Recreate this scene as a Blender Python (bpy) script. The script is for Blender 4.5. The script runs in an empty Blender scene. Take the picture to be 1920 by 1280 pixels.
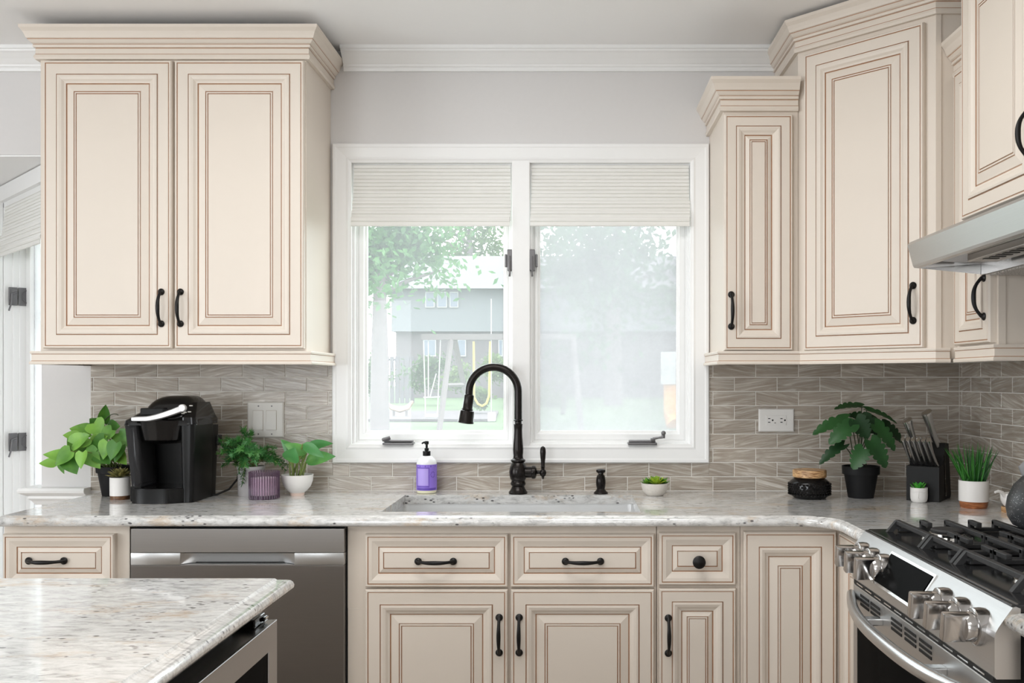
import bpy, bmesh, math, random
from mathutils import Vector, Matrix, Quaternion

random.seed(7)
scene = bpy.context.scene
COL = scene.collection
PI = math.pi

# ------------------------------------------------------------------ camera
CAM_D, CAM_Z, FPX, VPX, VPY = 3.30, 1.307, 1752.0, 1072.0, 711.0
cam_data = bpy.data.cameras.new('camera')
cam = bpy.data.objects.new('camera', cam_data)
COL.objects.link(cam)
cam.location = (0.0, -CAM_D, CAM_Z)
cam.rotation_euler = (PI / 2, 0, 0)
cam_data.sensor_fit = 'HORIZONTAL'
cam_data.sensor_width = 36.0
cam_data.lens = FPX / 1920 * 36.0
cam_data.shift_x = -(VPX - 960) / 1920
cam_data.shift_y = (VPY - 640) / 1920
cam_data.clip_start = 0.05
cam_data.clip_end = 300
scene.camera = cam

# ------------------------------------------------------------------ world, lights, exposure
world = bpy.data.worlds.new('sky')
scene.world = world
world.use_nodes = True
bg = world.node_tree.nodes['Background']
bg.inputs['Color'].default_value = (0.925, 0.967, 1.0, 1)
bg.inputs['Strength'].default_value = 7.6

def area_light(name, loc, target, sx, sy, power, color=(1, 1, 1)):
    l = bpy.data.lights.new(name, 'AREA')
    l.shape = 'RECTANGLE'; l.size = sx; l.size_y = sy
    l.energy = power; l.color = color
    o = bpy.data.objects.new(name, l); COL.objects.link(o)
    o.location = loc
    o.rotation_euler = (Vector(target) - Vector(loc)).to_track_quat('-Z', 'Y').to_euler()
    return o
# portals: guide daylight sampling through the real openings (they give no light of their own)
def portal(name, loc, target, sx, sy):
    o = area_light(name, loc, target, sx, sy, 1.0); o.data.cycles.is_portal = True
portal('portal_sink_window', (-0.18, 0.16, 1.57), (-0.18, -1.0, 1.57), 1.2, 1.0)
portal('portal_left_window', (-4.41, -3.2, 1.5), (0.0, -3.2, 1.5), 2.2, 1.3)
portal('portal_rear_window', (-2.4, -6.01, 1.4), (-2.4, 0.0, 1.4), 1.6, 1.4)
BOUNCE_FILL_W = 15  # power of each added overhead fill panel

scene.view_settings.view_transform = 'Standard'
scene.view_settings.look = 'None'
scene.view_settings.exposure = 0.18
scene.view_settings.gamma = 1.0
scene.view_settings.use_curve_mapping = False
scene.cycles.use_denoising = True
scene.cycles.max_bounces = 10
scene.cycles.diffuse_bounces = 5
scene.cycles.glossy_bounces = 4
scene.cycles.transparent_max_bounces = 12
scene.cycles.sample_clamp_indirect = 6.0
scene.cycles.caustics_reflective = False
scene.cycles.caustics_refractive = False

# ------------------------------------------------------------------ helpers
def kk(Y):                      # metres per photo pixel at depth Y
    return (CAM_D + Y) / FPX
def xw(px, Y): return (px - VPX) * kk(Y)
def zw(py, Y): return CAM_Z - (py - VPY) * kk(Y)

ORG = {}
def org(o):
    return ORG.get(o.name, Vector((0, 0, 0))) if o is not None else Vector((0, 0, 0))

def tag(o, label=None, cat=None, group=None, kind=None):
    if label: o['label'] = label
    if cat: o['category'] = cat
    if group: o['group'] = group
    if kind: o['kind'] = kind
    return o

def thing(name, loc, label, cat, group=None):
    o = bpy.data.objects.new(name, None)
    o.empty_display_size = 0.05
    COL.objects.link(o)
    o.location = loc
    ORG[o.name] = Vector(loc)
    return tag(o, label, cat, group)

class MB:
    """collects geometry in world coordinates, builds ONE mesh object"""
    def __init__(s): s.v = []; s.f = []; s.m = []; s.sm = []
    def add(s, verts, faces, mi=0, smooth=False):
        b = len(s.v)
        s.v += [Vector(p) for p in verts]
        for i, f in enumerate(faces):
            s.f.append([b + j for j in f])
            s.m.append(mi[i] if isinstance(mi, (list, tuple)) else mi)
            s.sm.append(smooth)
        return s
    def box(s, x0, x1, y0, y1, z0, z1, mi=0, bev=0.0, M=None):
        x0, x1 = min(x0, x1), max(x0, x1); y0, y1 = min(y0, y1), max(y0, y1); z0, z1 = min(z0, z1), max(z0, z1)
        if bev <= 0:
            v = [(x, y, z) for z in (z0, z1) for y in (y0, y1) for x in (x0, x1)]
            f = [(0, 2, 3, 1), (4, 5, 7, 6), (0, 1, 5, 4), (2, 6, 7, 3), (0, 4, 6, 2), (1, 3, 7, 5)]
        else:
            b = min(bev, (x1 - x0) / 2.01, (y1 - y0) / 2.01, (z1 - z0) / 2.01)
            bm = bmesh.new(); bmesh.ops.create_cube(bm, size=1)
            for q in bm.verts:
                q.co = Vector((x0 if q.co.x < 0 else x1, y0 if q.co.y < 0 else y1, z0 if q.co.z < 0 else z1))
            bmesh.ops.bevel(bm, geom=bm.edges[:], offset=b, segments=2, affect='EDGES', profile=0.5)
            bm.verts.index_update()
            v = [q.co.copy() for q in bm.verts]; f = [[q.index for q in g.verts] for g in bm.faces]
            bm.free()
        if M is not None: v = [M @ Vector(p) for p in v]
        return s.add(v, f, mi)
    def lathe(s, c, prof, n=28, mi=0, axis=(0, 0, 1), cap=True, smooth=True, mis=None):
        """prof = [(r, h)] along axis from point c"""
        c = Vector(c); a = Vector(axis).normalized()
        t = Vector((1, 0, 0)) if abs(a.x) < 0.9 else Vector((0, 1, 0))
        e1 = (t - a * t.dot(a)).normalized(); e2 = a.cross(e1)
        v = []; f = []; mm = []
        for r, h in prof:
            for i in range(n):
                w = 2 * PI * i / n
                v.append(c + a * h + (e1 * math.cos(w) + e2 * math.sin(w)) * max(r, 1e-5))
        for j in range(len(prof) - 1):
            for i in range(n):
                k = (i + 1) % n
                f.append((j * n + i, j * n + k, (j + 1) * n + k, (j + 1) * n + i))
                mm.append(mis[j] if mis else mi)
        s.add(v, f, mm, smooth)
        if cap:
            b = len(s.v) - len(v)
            for j, rev in ((0, True), (len(prof) - 1, False)):
                if prof[j][0] > 1e-4:
                    ids = [b + j * n + i for i in range(n)]
                    s.f.append(ids[::-1] if rev else ids); s.m.append(mm[0] if rev else mm[-1]); s.sm.append(False)
        return s
    def tube(s, pts, rad, n=10, mi=0, cap=True, flat=1.0, up=(0, 0, 1)):
        pts = [Vector(p) for p in pts]
        N = len(pts); v = []; f = []
        rr = rad if isinstance(rad, (list, tuple)) else [rad] * N
        pe = None
        for i, p in enumerate(pts):
            d = (pts[min(i + 1, N - 1)] - pts[max(i - 1, 0)]).normalized()
            if pe is None:
                u = Vector(up)
                if abs(u.dot(d)) > 0.95: u = Vector((1, 0, 0))
                e1 = (u - d * u.dot(d)).normalized()
            else:
                e1 = (pe - d * pe.dot(d)).normalized()
            pe = e1; e2 = d.cross(e1)
            for q in range(n):
                w = 2 * PI * q / n
                v.append(p + (e1 * math.cos(w) * flat + e2 * math.sin(w)) * rr[i])
        for i in range(N - 1):
            for q in range(n):
                k = (q + 1) % n
                f.append((i * n + q, i * n + k, (i + 1) * n + k, (i + 1) * n + q))
        if cap:
            f.append(list(range(n))[::-1]); f.append([(N - 1) * n + q for q in range(n)])
        return s.add(v, f, mi, True)
    def sphere(s, c, r, n=14, mi=0, sc=(1, 1, 1)):
        c = Vector(c); m = n // 2; v = [c + Vector((0, 0, r * sc[2]))]; f = []
        for j in range(1, m):
            a = PI * j / m
            for i in range(n):
                w = 2 * PI * i / n
                v.append(c + Vector((r * sc[0] * math.sin(a) * math.cos(w), r * sc[1] * math.sin(a) * math.sin(w), r * sc[2] * math.cos(a))))
        v.append(c - Vector((0, 0, r * sc[2])))
        for i in range(n):
            k = (i + 1) % n
            f.append((0, 1 + i, 1 + k))
            for j in range(m - 2):
                f.append((1 + j * n + i, 1 + (j + 1) * n + i, 1 + (j + 1) * n + k, 1 + j * n + k))
            f.append((len(v) - 1, 1 + (m - 2) * n + k, 1 + (m - 2) * n + i))
        return s.add(v, f, mi, True)
    def sweep(s, path, prof, mis=None, closed=False, side=1, smooth=False, caps=True):
        """path [(x,y)], prof [(out,z)], out is measured to the left of travel * side"""
        P = [Vector((p[0], p[1])) for p in path]; N = len(P); off = []
        for i in range(N):
            d0 = (P[i] - P[i - 1]).normalized() if (i > 0 or closed) else None
            d1 = (P[(i + 1) % N] - P[i]).normalized() if (i < N - 1 or closed) else None
            n0 = Vector((-d0.y, d0.x)) * side if d0 else None
            n1 = Vector((-d1.y, d1.x)) * side if d1 else None
            if n0 is None: o = n1
            elif n1 is None: o = n0
            else:
                o = n0 + n1; o = o / max(o.length_squared / 2, 1e-6)
            off.append(o)
        v = []; f = []; mm = []
        M = len(prof)
        for i in range(N):
            for (o, z) in prof:
                q = P[i] + off[i] * o; v.append((q.x, q.y, z))
        for i in range(N if closed else N - 1):
            k = (i + 1) % N
            for j in range(M - 1):
                f.append((i * M + j, k * M + j, k * M + j + 1, i * M + j + 1)); mm.append(mis[j] if mis else 0)
        if caps and not closed:
            f.append(list(range(M))); mm.append(0); f.append([(N - 1) * M + j for j in range(M)][::-1]); mm.append(0)
        return s.add(v, f, mm, smooth)
    def rings(s, O, U, V, N, w, h, prof, mis=None, cap=True, capm=0, back=None):
        """concentric rectangular rings on a plane: prof [(inset, out)]"""
        O, U, V, N = Vector(O), Vector(U), Vector(V), Vector(N)
        v = []; f = []; mm = []
        for d, n in prof:
            for (a, b) in ((d, d), (w - d, d), (w - d, h - d), (d, h - d)):
                v.append(O + U * a + V * b + N * n)
        for j in range(len(prof) - 1):
            for i in range(4):
                k = (i + 1) % 4
                f.append((j * 4 + i, j * 4 + k, (j + 1) * 4 + k, (j + 1) * 4 + i)); mm.append(mis[j] if mis else 0)
        if cap:
            j = len(prof) - 1
            f.append((j * 4, j * 4 + 1, j * 4 + 2, j * 4 + 3)); mm.append(capm)
        if back is not None:
            f.append((3, 2, 1, 0)); mm.append(back)
        return s.add(v, f, mm)
    def prism(s, pts, d, mi=0):
        """pts: planar loop (3D), d: extrusion vector"""
        pts = [Vector(p) for p in pts]; d = Vector(d); n = len(pts)
        v = pts + [p + d for p in pts]
        f = [list(range(n))[::-1], [n + i for i in range(n)]]
        for i in range(n):
            k = (i + 1) % n; f.append((i, k, n + k, n + i))
        return s.add(v, f, mi)
    def build(s, name, mats, parent=None, fix=True, kind=None, label=None, loc=None):
        if loc is None: o0 = org(parent)
        else: o0 = Vector(loc)
        me = bpy.data.meshes.new(name)
        me.from_pydata([tuple(p - o0) for p in s.v], [], s.f)
        if not isinstance(mats, (list, tuple)): mats = [mats]
        for m in mats: me.materials.append(m)
        me.polygons.foreach_set('material_index', s.m)
        me.polygons.foreach_set('use_smooth', s.sm)
        if fix:
            bm = bmesh.new(); bm.from_mesh(me)
            bmesh.ops.recalc_face_normals(bm, faces=bm.faces[:]); bm.to_mesh(me); bm.free()
        if any(s.sm): me.set_sharp_from_angle(angle=math.radians(38))
        me.update()
        o = bpy.data.objects.new(name, me); COL.objects.link(o)
        if parent is not None:
            o.parent = parent; ORG[o.name] = org(parent)
        else:
            o.location = o0; ORG[o.name] = o0.copy()
        if kind: o['kind'] = kind
        if label: o['label'] = label
        return o

def copy_tree(o, parent=None, loc=None):
    c = o.copy(); COL.objects.link(c)
    if parent is not None: c.parent = parent
    if loc is not None: c.location = loc
    for ch in list(o.children): copy_tree(ch, c)
    return c

# ------------------------------------------------------------------ materials
def new_mat(name):
    m = bpy.data.materials.new(name); m.use_nodes = True
    nt = m.node_tree; b = nt.nodes['Principled BSDF']
    return m, nt, b
def N(nt, t, **kw):
    n = nt.nodes.new(t)
    for k, v in kw.items():
        if k in n.inputs: n.inputs[k].default_value = v
        else: setattr(n, k, v)
    return n
def plain(name, col, rough=0.5, metal=0.0, var=0.04, scale=30, bump=0.0, coat=0.0, spec=0.5, trans=0.0, ior=1.45, stretch=None):
    m, nt, b = new_mat(name)
    tc = N(nt, 'ShaderNodeTexCoord'); no = N(nt, 'ShaderNodeTexNoise', Scale=scale, Detail=3.0)
    if stretch:
        mp = N(nt, 'ShaderNodeMapping'); mp.inputs['Scale'].default_value = stretch
        nt.links.new(tc.outputs['Object'], mp.inputs['Vector']); nt.links.new(mp.outputs['Vector'], no.inputs['Vector'])
    else: nt.links.new(tc.outputs['Object'], no.inputs['Vector'])
    mx = N(nt, 'ShaderNodeMix', data_type='RGBA')
    c0 = [max(0, c * (1 - var)) for c in col]; c1 = [min(1, c * (1 + var)) for c in col]
    mx.inputs['A'].default_value = (*c0, 1); mx.inputs['B'].default_value = (*c1, 1)
    nt.links.new(no.outputs['Fac'], mx.inputs['Factor'])
    nt.links.new(mx.outputs['Result'], b.inputs['Base Color'])
    b.inputs['Roughness'].default_value = rough; b.inputs['Metallic'].default_value = metal
    b.inputs['Coat Weight'].default_value = coat; b.inputs['Specular IOR Level'].default_value = spec
    b.inputs['Transmission Weight'].default_value = trans; b.inputs['IOR'].default_value = ior
    if bump > 0:
        bp = N(nt, 'ShaderNodeBump', Strength=bump, Distance=0.002)
        nt.links.new(no.outputs['Fac'], bp.inputs['Height']); nt.links.new(bp.outputs['Normal'], b.inputs['Normal'])
    return m
def ramp(nt, pts, interp='LINEAR'):
    r = nt.nodes.new('ShaderNodeValToRGB'); r.color_ramp.interpolation = interp
    el = r.color_ramp.elements
    while len(el) < len(pts): el.new(0.5)
    for e, (p, c) in zip(el, pts):
        e.position = p; e.color = (*c, 1) if len(c) == 3 else c
    return r

M = {}
M['cream'] = plain('cream_cabinet_paint', (0.735, 0.66, 0.58), 0.42, var=0.02, scale=6)
M['glaze'] = plain('brown_glaze', (0.40, 0.22, 0.125), 0.5, var=0.2, scale=40)
M['inner'] = plain('cabinet_inside', (0.45, 0.38, 0.30), 0.6)
M['white'] = plain('white_trim_paint', (0.87, 0.87, 0.865), 0.35, var=0.01)
M['ceiling'] = plain('ceiling_paint', (0.93, 0.93, 0.93), 0.8, var=0.005)
M['wall'] = plain('greige_wall_paint', (0.70, 0.685, 0.68), 0.75, var=0.015, scale=60, bump=0.02)
M['wallroom'] = plain('beige_wall_paint', (0.72, 0.71, 0.70), 0.75, var=0.015)
M['basin'] = plain('satin_sink_steel', (0.80, 0.80, 0.80), 0.42, 0.85, var=0.03)
M['plumbase'] = plain('dark_mauve_glass_base', (0.07, 0.03, 0.07), 0.1)
M['satin'] = plain('satin_silver_plastic', (0.60, 0.59, 0.585), 0.38, 0.6, var=0.02)
M['tab'] = plain('grey_silicone', (0.22, 0.22, 0.225), 0.5)
M['grout'] = plain('grout', (0.76, 0.735, 0.69), 0.85, var=0.05, scale=200)
M['steel'] = plain('brushed_steel', (0.58, 0.585, 0.59), 0.24, 1.0, var=0.06, scale=12, stretch=(60, 1, 60))
M['steelv'] = plain('brushed_steel_front', (0.56, 0.56, 0.56), 0.34, 1.0, var=0.05, scale=12, stretch=(60, 1, 60))
M['underpolish'] = plain('polished_hood_underside', (0.46, 0.445, 0.43), 0.10, 1.0, var=0.02)
M['knobsteel'] = plain('knob_steel', (0.50, 0.485, 0.475), 0.16, 1.0, var=0.02)
M['chrome'] = plain('polished_steel', (0.78, 0.77, 0.75), 0.12, 1.0, var=0.02)
M['darksteel'] = plain('dark_steel', (0.26, 0.245, 0.24), 0.30, 1.0, var=0.04, scale=10, stretch=(1, 60, 60))
M['midsteel'] = plain('mid_steel', (0.40, 0.39, 0.385), 0.30, 1.0, var=0.05, scale=10, stretch=(1, 60, 60))
M['bronze'] = plain('oil_rubbed_bronze', (0.016, 0.013, 0.012), 0.25, 0.6, var=0.15)
M['pull'] = plain('black_pull_metal', (0.014, 0.013, 0.013), 0.38, 0.5, var=0.1)
M['black'] = plain('black_plastic', (0.006, 0.006, 0.006), 0.32, var=0.1, spec=.25)
M['gloss'] = plain('glossy_black_plastic', (0.006, 0.0055, 0.0055), 0.10, var=0.05, spec=.4)
M['iron'] = plain('cast_iron', (0.028, 0.028, 0.029), 0.55, var=0.15, scale=200, bump=0.3)
M['blackglass'] = plain('black_glass', (0.006, 0.006, 0.006), 0.12, var=0.0, spec=0.06, ior=1.10)
M['enamel'] = plain('black_enamel', (0.02, 0.02, 0.021), 0.12, var=0.05)
M['hardware'] = plain('grey_window_hardware', (0.17, 0.165, 0.17), 0.42, 0.6)
M['ceramic'] = plain('white_ceramic', (0.82, 0.80, 0.78), 0.25, var=0.02)
M['blush'] = plain('blush_ceramic', (0.78, 0.62, 0.54), 0.4)
M['stonepot'] = plain('speckled_stone_pot', (0.66, 0.62, 0.57), 0.7, var=0.12, scale=160)
M['greypot'] = plain('grey_glazed_pot', (0.62, 0.60, 0.61), 0.28, var=0.03)
M['plate'] = plain('switch_plate_plastic', (0.72, 0.70, 0.66), 0.3, var=0.01)
M['outlet'] = plain('outlet_plastic', (0.82, 0.81, 0.79), 0.3, var=0.01)
M['soil'] = plain('soil', (0.03, 0.022, 0.015), 0.95, var=0.4, scale=200, bump=0.5)
M['blackpot'] = plain('matte_black_pot', (0.008, 0.008, 0.009), 0.6, var=0.1, spec=.3)
M['stem'] = plain('plant_stem', (0.20, 0.26, 0.07), 0.5, var=0.2)
M['stemdark'] = plain('dark_stem', (0.05, 0.06, 0.03), 0.5, var=0.2)
M['wax'] = plain('candle_wax', (0.88, 0.86, 0.86), 0.5)
M['cord'] = plain('black_cord', (0.012, 0.012, 0.012), 0.5)
M['label'] = plain('purple_label', (0.30, 0.19, 0.72), 0.4, var=0.03)
M['labeldark'] = plain('dark_purple_print', (0.13, 0.07, 0.42), 0.4)
M['labellight'] = plain('light_purple_panel', (0.47, 0.36, 0.83), 0.4, var=0.02)
M['soapclear'] = plain('translucent_bottle', (0.86, 0.87, 0.88), 0.2)
M['soapliquid'] = plain('pale_soap', (0.82, 0.79, 0.58), 0.2)
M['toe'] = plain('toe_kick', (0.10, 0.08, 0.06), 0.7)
M['gasket'] = plain('black_gap', (0.006, 0.006, 0.006), 0.6)

def leaf_mat(name, c0, c1, rough=0.4, trans=0.15):
    m, nt, b = new_mat(name)
    tc = N(nt, 'ShaderNodeTexCoord'); no = N(nt, 'ShaderNodeTexNoise', Scale=18.0, Detail=3.0)
    nt.links.new(tc.outputs['Object'], no.inputs['Vector'])
    oi = N(nt, 'ShaderNodeObjectInfo')
    ad = N(nt, 'ShaderNodeMath', operation='ADD'); nt.links.new(no.outputs['Fac'], ad.inputs[0])
    ml = N(nt, 'ShaderNodeMath', operation='MULTIPLY_ADD'); ml.inputs[1].default_value = 0.7; ml.inputs[2].default_value = -0.35
    nt.links.new(oi.outputs['Random'], ml.inputs[0]); nt.links.new(ml.outputs[0], ad.inputs[1])
    r = ramp(nt, [(0.25, c0), (0.75, c1)])
    nt.links.new(ad.outputs[0], r.inputs['Fac']); nt.links.new(r.outputs['Color'], b.inputs['Base Color'])
    b.inputs['Roughness'].default_value = rough
    tr = N(nt, 'ShaderNodeBsdfTranslucent'); nt.links.new(r.outputs['Color'], tr.inputs['Color'])
    mx = N(nt, 'ShaderNodeMixShader'); mx.inputs[0].default_value = trans
    out = nt.nodes['Material Output']
    nt.links.new(b.outputs[0], mx.inputs[1]); nt.links.new(tr.outputs[0], mx.inputs[2]); nt.links.new(mx.outputs[0], out.inputs['Surface'])
    return m
M['pothos'] = leaf_mat('pothos_leaf', (0.07, 0.22, 0.03), (0.24, 0.50, 0.07))
M['lily'] = leaf_mat('lily_leaf', (0.06, 0.24, 0.06), (0.22, 0.50, 0.12))
M['monstera'] = leaf_mat('monstera_leaf', (0.009, 0.044, 0.012), (0.022, 0.095, 0.022), 0.42, 0.08)
M['fern'] = leaf_mat('fern_leaf', (0.045, 0.19, 0.045), (0.22, 0.52, 0.10))
M['grass'] = leaf_mat('faux_grass_blade', (0.010, 0.075, 0.014), (0.05, 0.24, 0.03), 0.4, 0.1)
M['olive'] = leaf_mat('olive_succulent', (0.16, 0.15, 0.05), (0.34, 0.30, 0.10), 0.5)
M['lime'] = leaf_mat('lime_succulent', (0.16, 0.34, 0.03), (0.55, 0.66, 0.06), 0.4)
M['bright'] = leaf_mat('bright_succulent', (0.04, 0.30, 0.03), (0.12, 0.50, 0.06), 0.4)

def wood_mat(name, c0, c1, scale=8, sv=(1, 1, 8), rough=0.4):
    m, nt, b = new_mat(name)
    tc = N(nt, 'ShaderNodeTexCoord'); mp = N(nt, 'ShaderNodeMapping'); mp.inputs['Scale'].default_value = sv
    wv = N(nt, 'ShaderNodeTexNoise', Scale=scale, Detail=5.0, Distortion=1.6)
    nt.links.new(tc.outputs['Object'], mp.inputs['Vector']); nt.links.new(mp.outputs['Vector'], wv.inputs['Vector'])
    r = ramp(nt, [(0.36, c0), (0.60, c1)]); nt.links.new(wv.outputs['Fac'], r.inputs['Fac'])
    nt.links.new(r.outputs['Color'], b.inputs['Base Color']); b.inputs['Roughness'].default_value = rough
    return m
M['acacia'] = wood_mat('olive_wood_lid', (0.24, 0.11, 0.04), (0.66, 0.42, 0.21), 9, (3, 3, 16))
M['cherry'] = wood_mat('cherry_wood_base', (0.20, 0.06, 0.02), (0.46, 0.17, 0.06), 10, (2, 2, 12))
M['walnut'] = wood_mat('walnut_base', (0.08, 0.035, 0.015), (0.18, 0.085, 0.035), 10, (2, 2, 12))
M['floorwood'] = wood_mat('pale_bounce_floor', (0.36, 0.315, 0.27), (0.52, 0.47, 0.42), 6, (12, 1, 1), 0.35)  # unseen floor, paled to bounce more light up to the ceiling

def granite():
    m, nt, b = new_mat('white_granite')
    L = nt.links.new
    tc = N(nt, 'ShaderNodeTexCoord')
    mp = N(nt, 'ShaderNodeMapping'); mp.inputs['Scale'].default_value = (16, 46, 46); mp.inputs['Rotation'].default_value = (0, 0, 0.12)
    L(tc.outputs['Object'], mp.inputs['Vector'])
    n1 = N(nt, 'ShaderNodeTexNoise', Scale=1.6, Detail=8.0, Roughness=0.72, Distortion=0.6); L(mp.outputs[0], n1.inputs['Vector'])
    r1 = ramp(nt, [(0.30, (0.30, 0.295, 0.29)), (0.42, (0.54, 0.535, 0.525)), (0.54, (0.72, 0.715, 0.70)), (0.72, (0.84, 0.835, 0.825))])
    L(n1.outputs['Fac'], r1.inputs['Fac'])
    # warm patches
    mp2 = N(nt, 'ShaderNodeMapping'); mp2.inputs['Scale'].default_value = (3.2, 6.5, 6.5); L(tc.outputs['Object'], mp2.inputs['Vector'])
    n2 = N(nt, 'ShaderNodeTexNoise', Scale=1.5, Detail=9.0, Roughness=0.75); L(mp2.outputs[0], n2.inputs['Vector'])
    r2 = ramp(nt, [(0.535, (0, 0, 0)), (0.71, (0.80, 0.80, 0.80))]); L(n2.outputs['Fac'], r2.inputs['Fac'])
    mx = N(nt, 'ShaderNodeMix', data_type='RGBA'); mx.inputs['B'].default_value = (0.56, 0.36, 0.17, 1)
    L(r2.outputs['Color'], mx.inputs['Factor']); L(r1.outputs['Color'], mx.inputs['A'])
    # dark specks
    mp3 = N(nt, 'ShaderNodeMapping'); mp3.inputs['Scale'].default_value = (46, 88, 88); mp3.inputs['Rotation'].default_value = (0, 0, 0.2); L(tc.outputs['Object'], mp3.inputs['Vector'])
    vo = N(nt, 'ShaderNodeTexVoronoi', Scale=1.0); L(mp3.outputs[0], vo.inputs['Vector'])
    rs = ramp(nt, [(0.17, (1, 1, 1)), (0.31, (0, 0, 0))]); L(vo.outputs['Distance'], rs.inputs['Fac'])
    n3 = N(nt, 'ShaderNodeTexNoise', Scale=17.0, Detail=3.0); L(tc.outputs['Object'], n3.inputs['Vector'])
    r3 = ramp(nt, [(0.55, (0, 0, 0)), (0.60, (0.9, 0.9, 0.9))]); L(n3.outputs['Fac'], r3.inputs['Fac'])
    mu = N(nt, 'ShaderNodeMath', operation='MULTIPLY'); L(rs.outputs['Color'], mu.inputs[0]); L(r3.outputs['Color'], mu.inputs[1])
    mx2 = N(nt, 'ShaderNodeMix', data_type='RGBA'); mx2.inputs['B'].default_value = (0.05, 0.045, 0.05, 1)
    L(mu.outputs[0], mx2.inputs['Factor']); L(mx.outputs['Result'], mx2.inputs['A'])
    L(mx2.outputs['Result'], b.inputs['Base Color'])
    b.inputs['Roughness'].default_value = 0.10; b.inputs['Specular IOR Level'].default_value = 0.7
    b.inputs['Coat Weight'].default_value = 0.4; b.inputs['Coat Roughness'].default_value = 0.04
    return m
M['granite'] = granite()

def tile_mat():
    m, nt, b = new_mat('streaked_glass_tile')
    L = nt.links.new
    tc = N(nt, 'ShaderNodeTexCoord'); oi = N(nt, 'ShaderNodeObjectInfo')
    ang = N(nt, 'ShaderNodeMath', operation='MULTIPLY_ADD'); ang.inputs[1].default_value = 0.56; ang.inputs[2].default_value = -0.28
    L(oi.outputs['Random'], ang.inputs[0])
    of = N(nt, 'ShaderNodeMath', operation='MULTIPLY'); of.inputs[1].default_value = 37.0; L(oi.outputs['Random'], of.inputs[0])
    vr = N(nt, 'ShaderNodeVectorRotate', rotation_type='Y_AXIS'); L(tc.outputs['Object'], vr.inputs['Vector']); L(ang.outputs[0], vr.inputs['Angle'])
    ad = N(nt, 'ShaderNodeVectorMath', operation='ADD'); L(vr.outputs[0], ad.inputs[0]); L(of.outputs[0], ad.inputs[1])
    mp = N(nt, 'ShaderNodeMapping'); mp.inputs['Scale'].default_value = (5, 1, 70); L(ad.outputs[0], mp.inputs['Vector'])
    n1 = N(nt, 'ShaderNodeTexNoise', Scale=1.7, Detail=4.0, Roughness=0.55, Distortion=0.9); L(mp.outputs[0], n1.inputs['Vector'])
    r1 = ramp(nt, [(0.30, (0.30, 0.250, 0.205)), (0.52, (0.40, 0.352, 0.298)), (0.70, (0.60, 0.565, 0.515))]); L(n1.outputs['Fac'], r1.inputs['Fac'])
    hv = N(nt, 'ShaderNodeHueSaturation'); L(r1.outputs['Color'], hv.inputs['Color'])
    vv = N(nt, 'ShaderNodeMath', operation='MULTIPLY_ADD'); vv.inputs[1].default_value = 0.22; vv.inputs[2].default_value = 0.90
    wn = N(nt, 'ShaderNodeTexWhiteNoise', noise_dimensions='1D'); L(oi.outputs['Random'], wn.inputs['W'])
    L(wn.outputs['Value'], vv.inputs[0]); L(vv.outputs[0], hv.inputs['Value'])
    L(hv.outputs['Color'], b.inputs['Base Color'])
    b.inputs['Roughness'].default_value = 0.22
    bp = N(nt, 'ShaderNodeBump', Strength=0.35, Distance=0.0025); L(n1.outputs['Fac'], bp.inputs['Height']); L(bp.outputs[0], b.inputs['Normal'])
    return m
M['tile'] = tile_mat()

def pane_mat(name, veil, tint=(1, 1, 1), clear=None):
    """window glass with a translucent veil: haze and daylight washout put into the pane"""
    m, nt, b = new_mat(name); nt.nodes.remove(b); L = nt.links.new
    out = nt.nodes['Material Output']
    tr = N(nt, 'ShaderNodeBsdfTransparent'); tr.inputs['Color'].default_value = (0.97, 0.99, 0.98, 1)
    tl = N(nt, 'ShaderNodeBsdfTranslucent'); tl.inputs['Color'].default_value = (*tint, 1)
    tc = N(nt, 'ShaderNodeTexCoord'); no = N(nt, 'ShaderNodeTexNoise', Scale=5.0, Detail=6.0, Roughness=0.7); L(tc.outputs['Object'], no.inputs['Vector'])
    r = ramp(nt, [(0.3, (veil * 0.82,) * 3), (0.7, (min(1, veil * 1.15),) * 3)]); L(no.outputs['Fac'], r.inputs['Fac'])
    mx = N(nt, 'ShaderNodeMixShader'); L(r.outputs['Color'], mx.inputs[0]); L(tr.outputs[0], mx.inputs[1]); L(tl.outputs[0], mx.inputs[2])
    gl = N(nt, 'ShaderNodeBsdfGlossy', Roughness=0.02)
    m2 = N(nt, 'ShaderNodeMixShader'); m2.inputs[0].default_value = 0.012
    L(mx.outputs[0], m2.inputs[1]); L(gl.outputs[0], m2.inputs[2]); L(m2.outputs[0], out.inputs['Surface'])
    return m
M['pane_clear'] = pane_mat('washed_out_window_glass', 0.26, (.255, .26, .27))  # veil imitates overexposed daylight washing out the garden
M['pane_hazy'] = pane_mat('fogged_window_glass', 0.62, (.305, .30, .312))

def tint_glass(name, col, fac=0.35, rough=0.05):
    m, nt, b = new_mat(name); L = nt.links.new
    out = nt.nodes['Material Output']
    tr = N(nt, 'ShaderNodeBsdfTransparent'); tr.inputs['Color'].default_value = (*col, 1)
    b.inputs['Base Color'].default_value = (*[c * 0.35 for c in col], 1); b.inputs['Roughness'].default_value = rough
    mx = N(nt, 'ShaderNodeMixShader'); mx.inputs[0].default_value = fac
    L(tr.outputs[0], mx.inputs[1]); L(b.outputs[0], mx.inputs[2]); L(mx.outputs[0], out.inputs['Surface'])
    return m
M['purpleglass'] = tint_glass('mauve_glass', (0.93, 0.86, 0.92), 0.10)
M['rib'] = tint_glass('mauve_rib_glass', (0.52, 0.36, 0.50), 0.45)
M['tank'] = tint_glass('smoked_tank', (0.16, 0.16, 0.17), 0.45)

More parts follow.
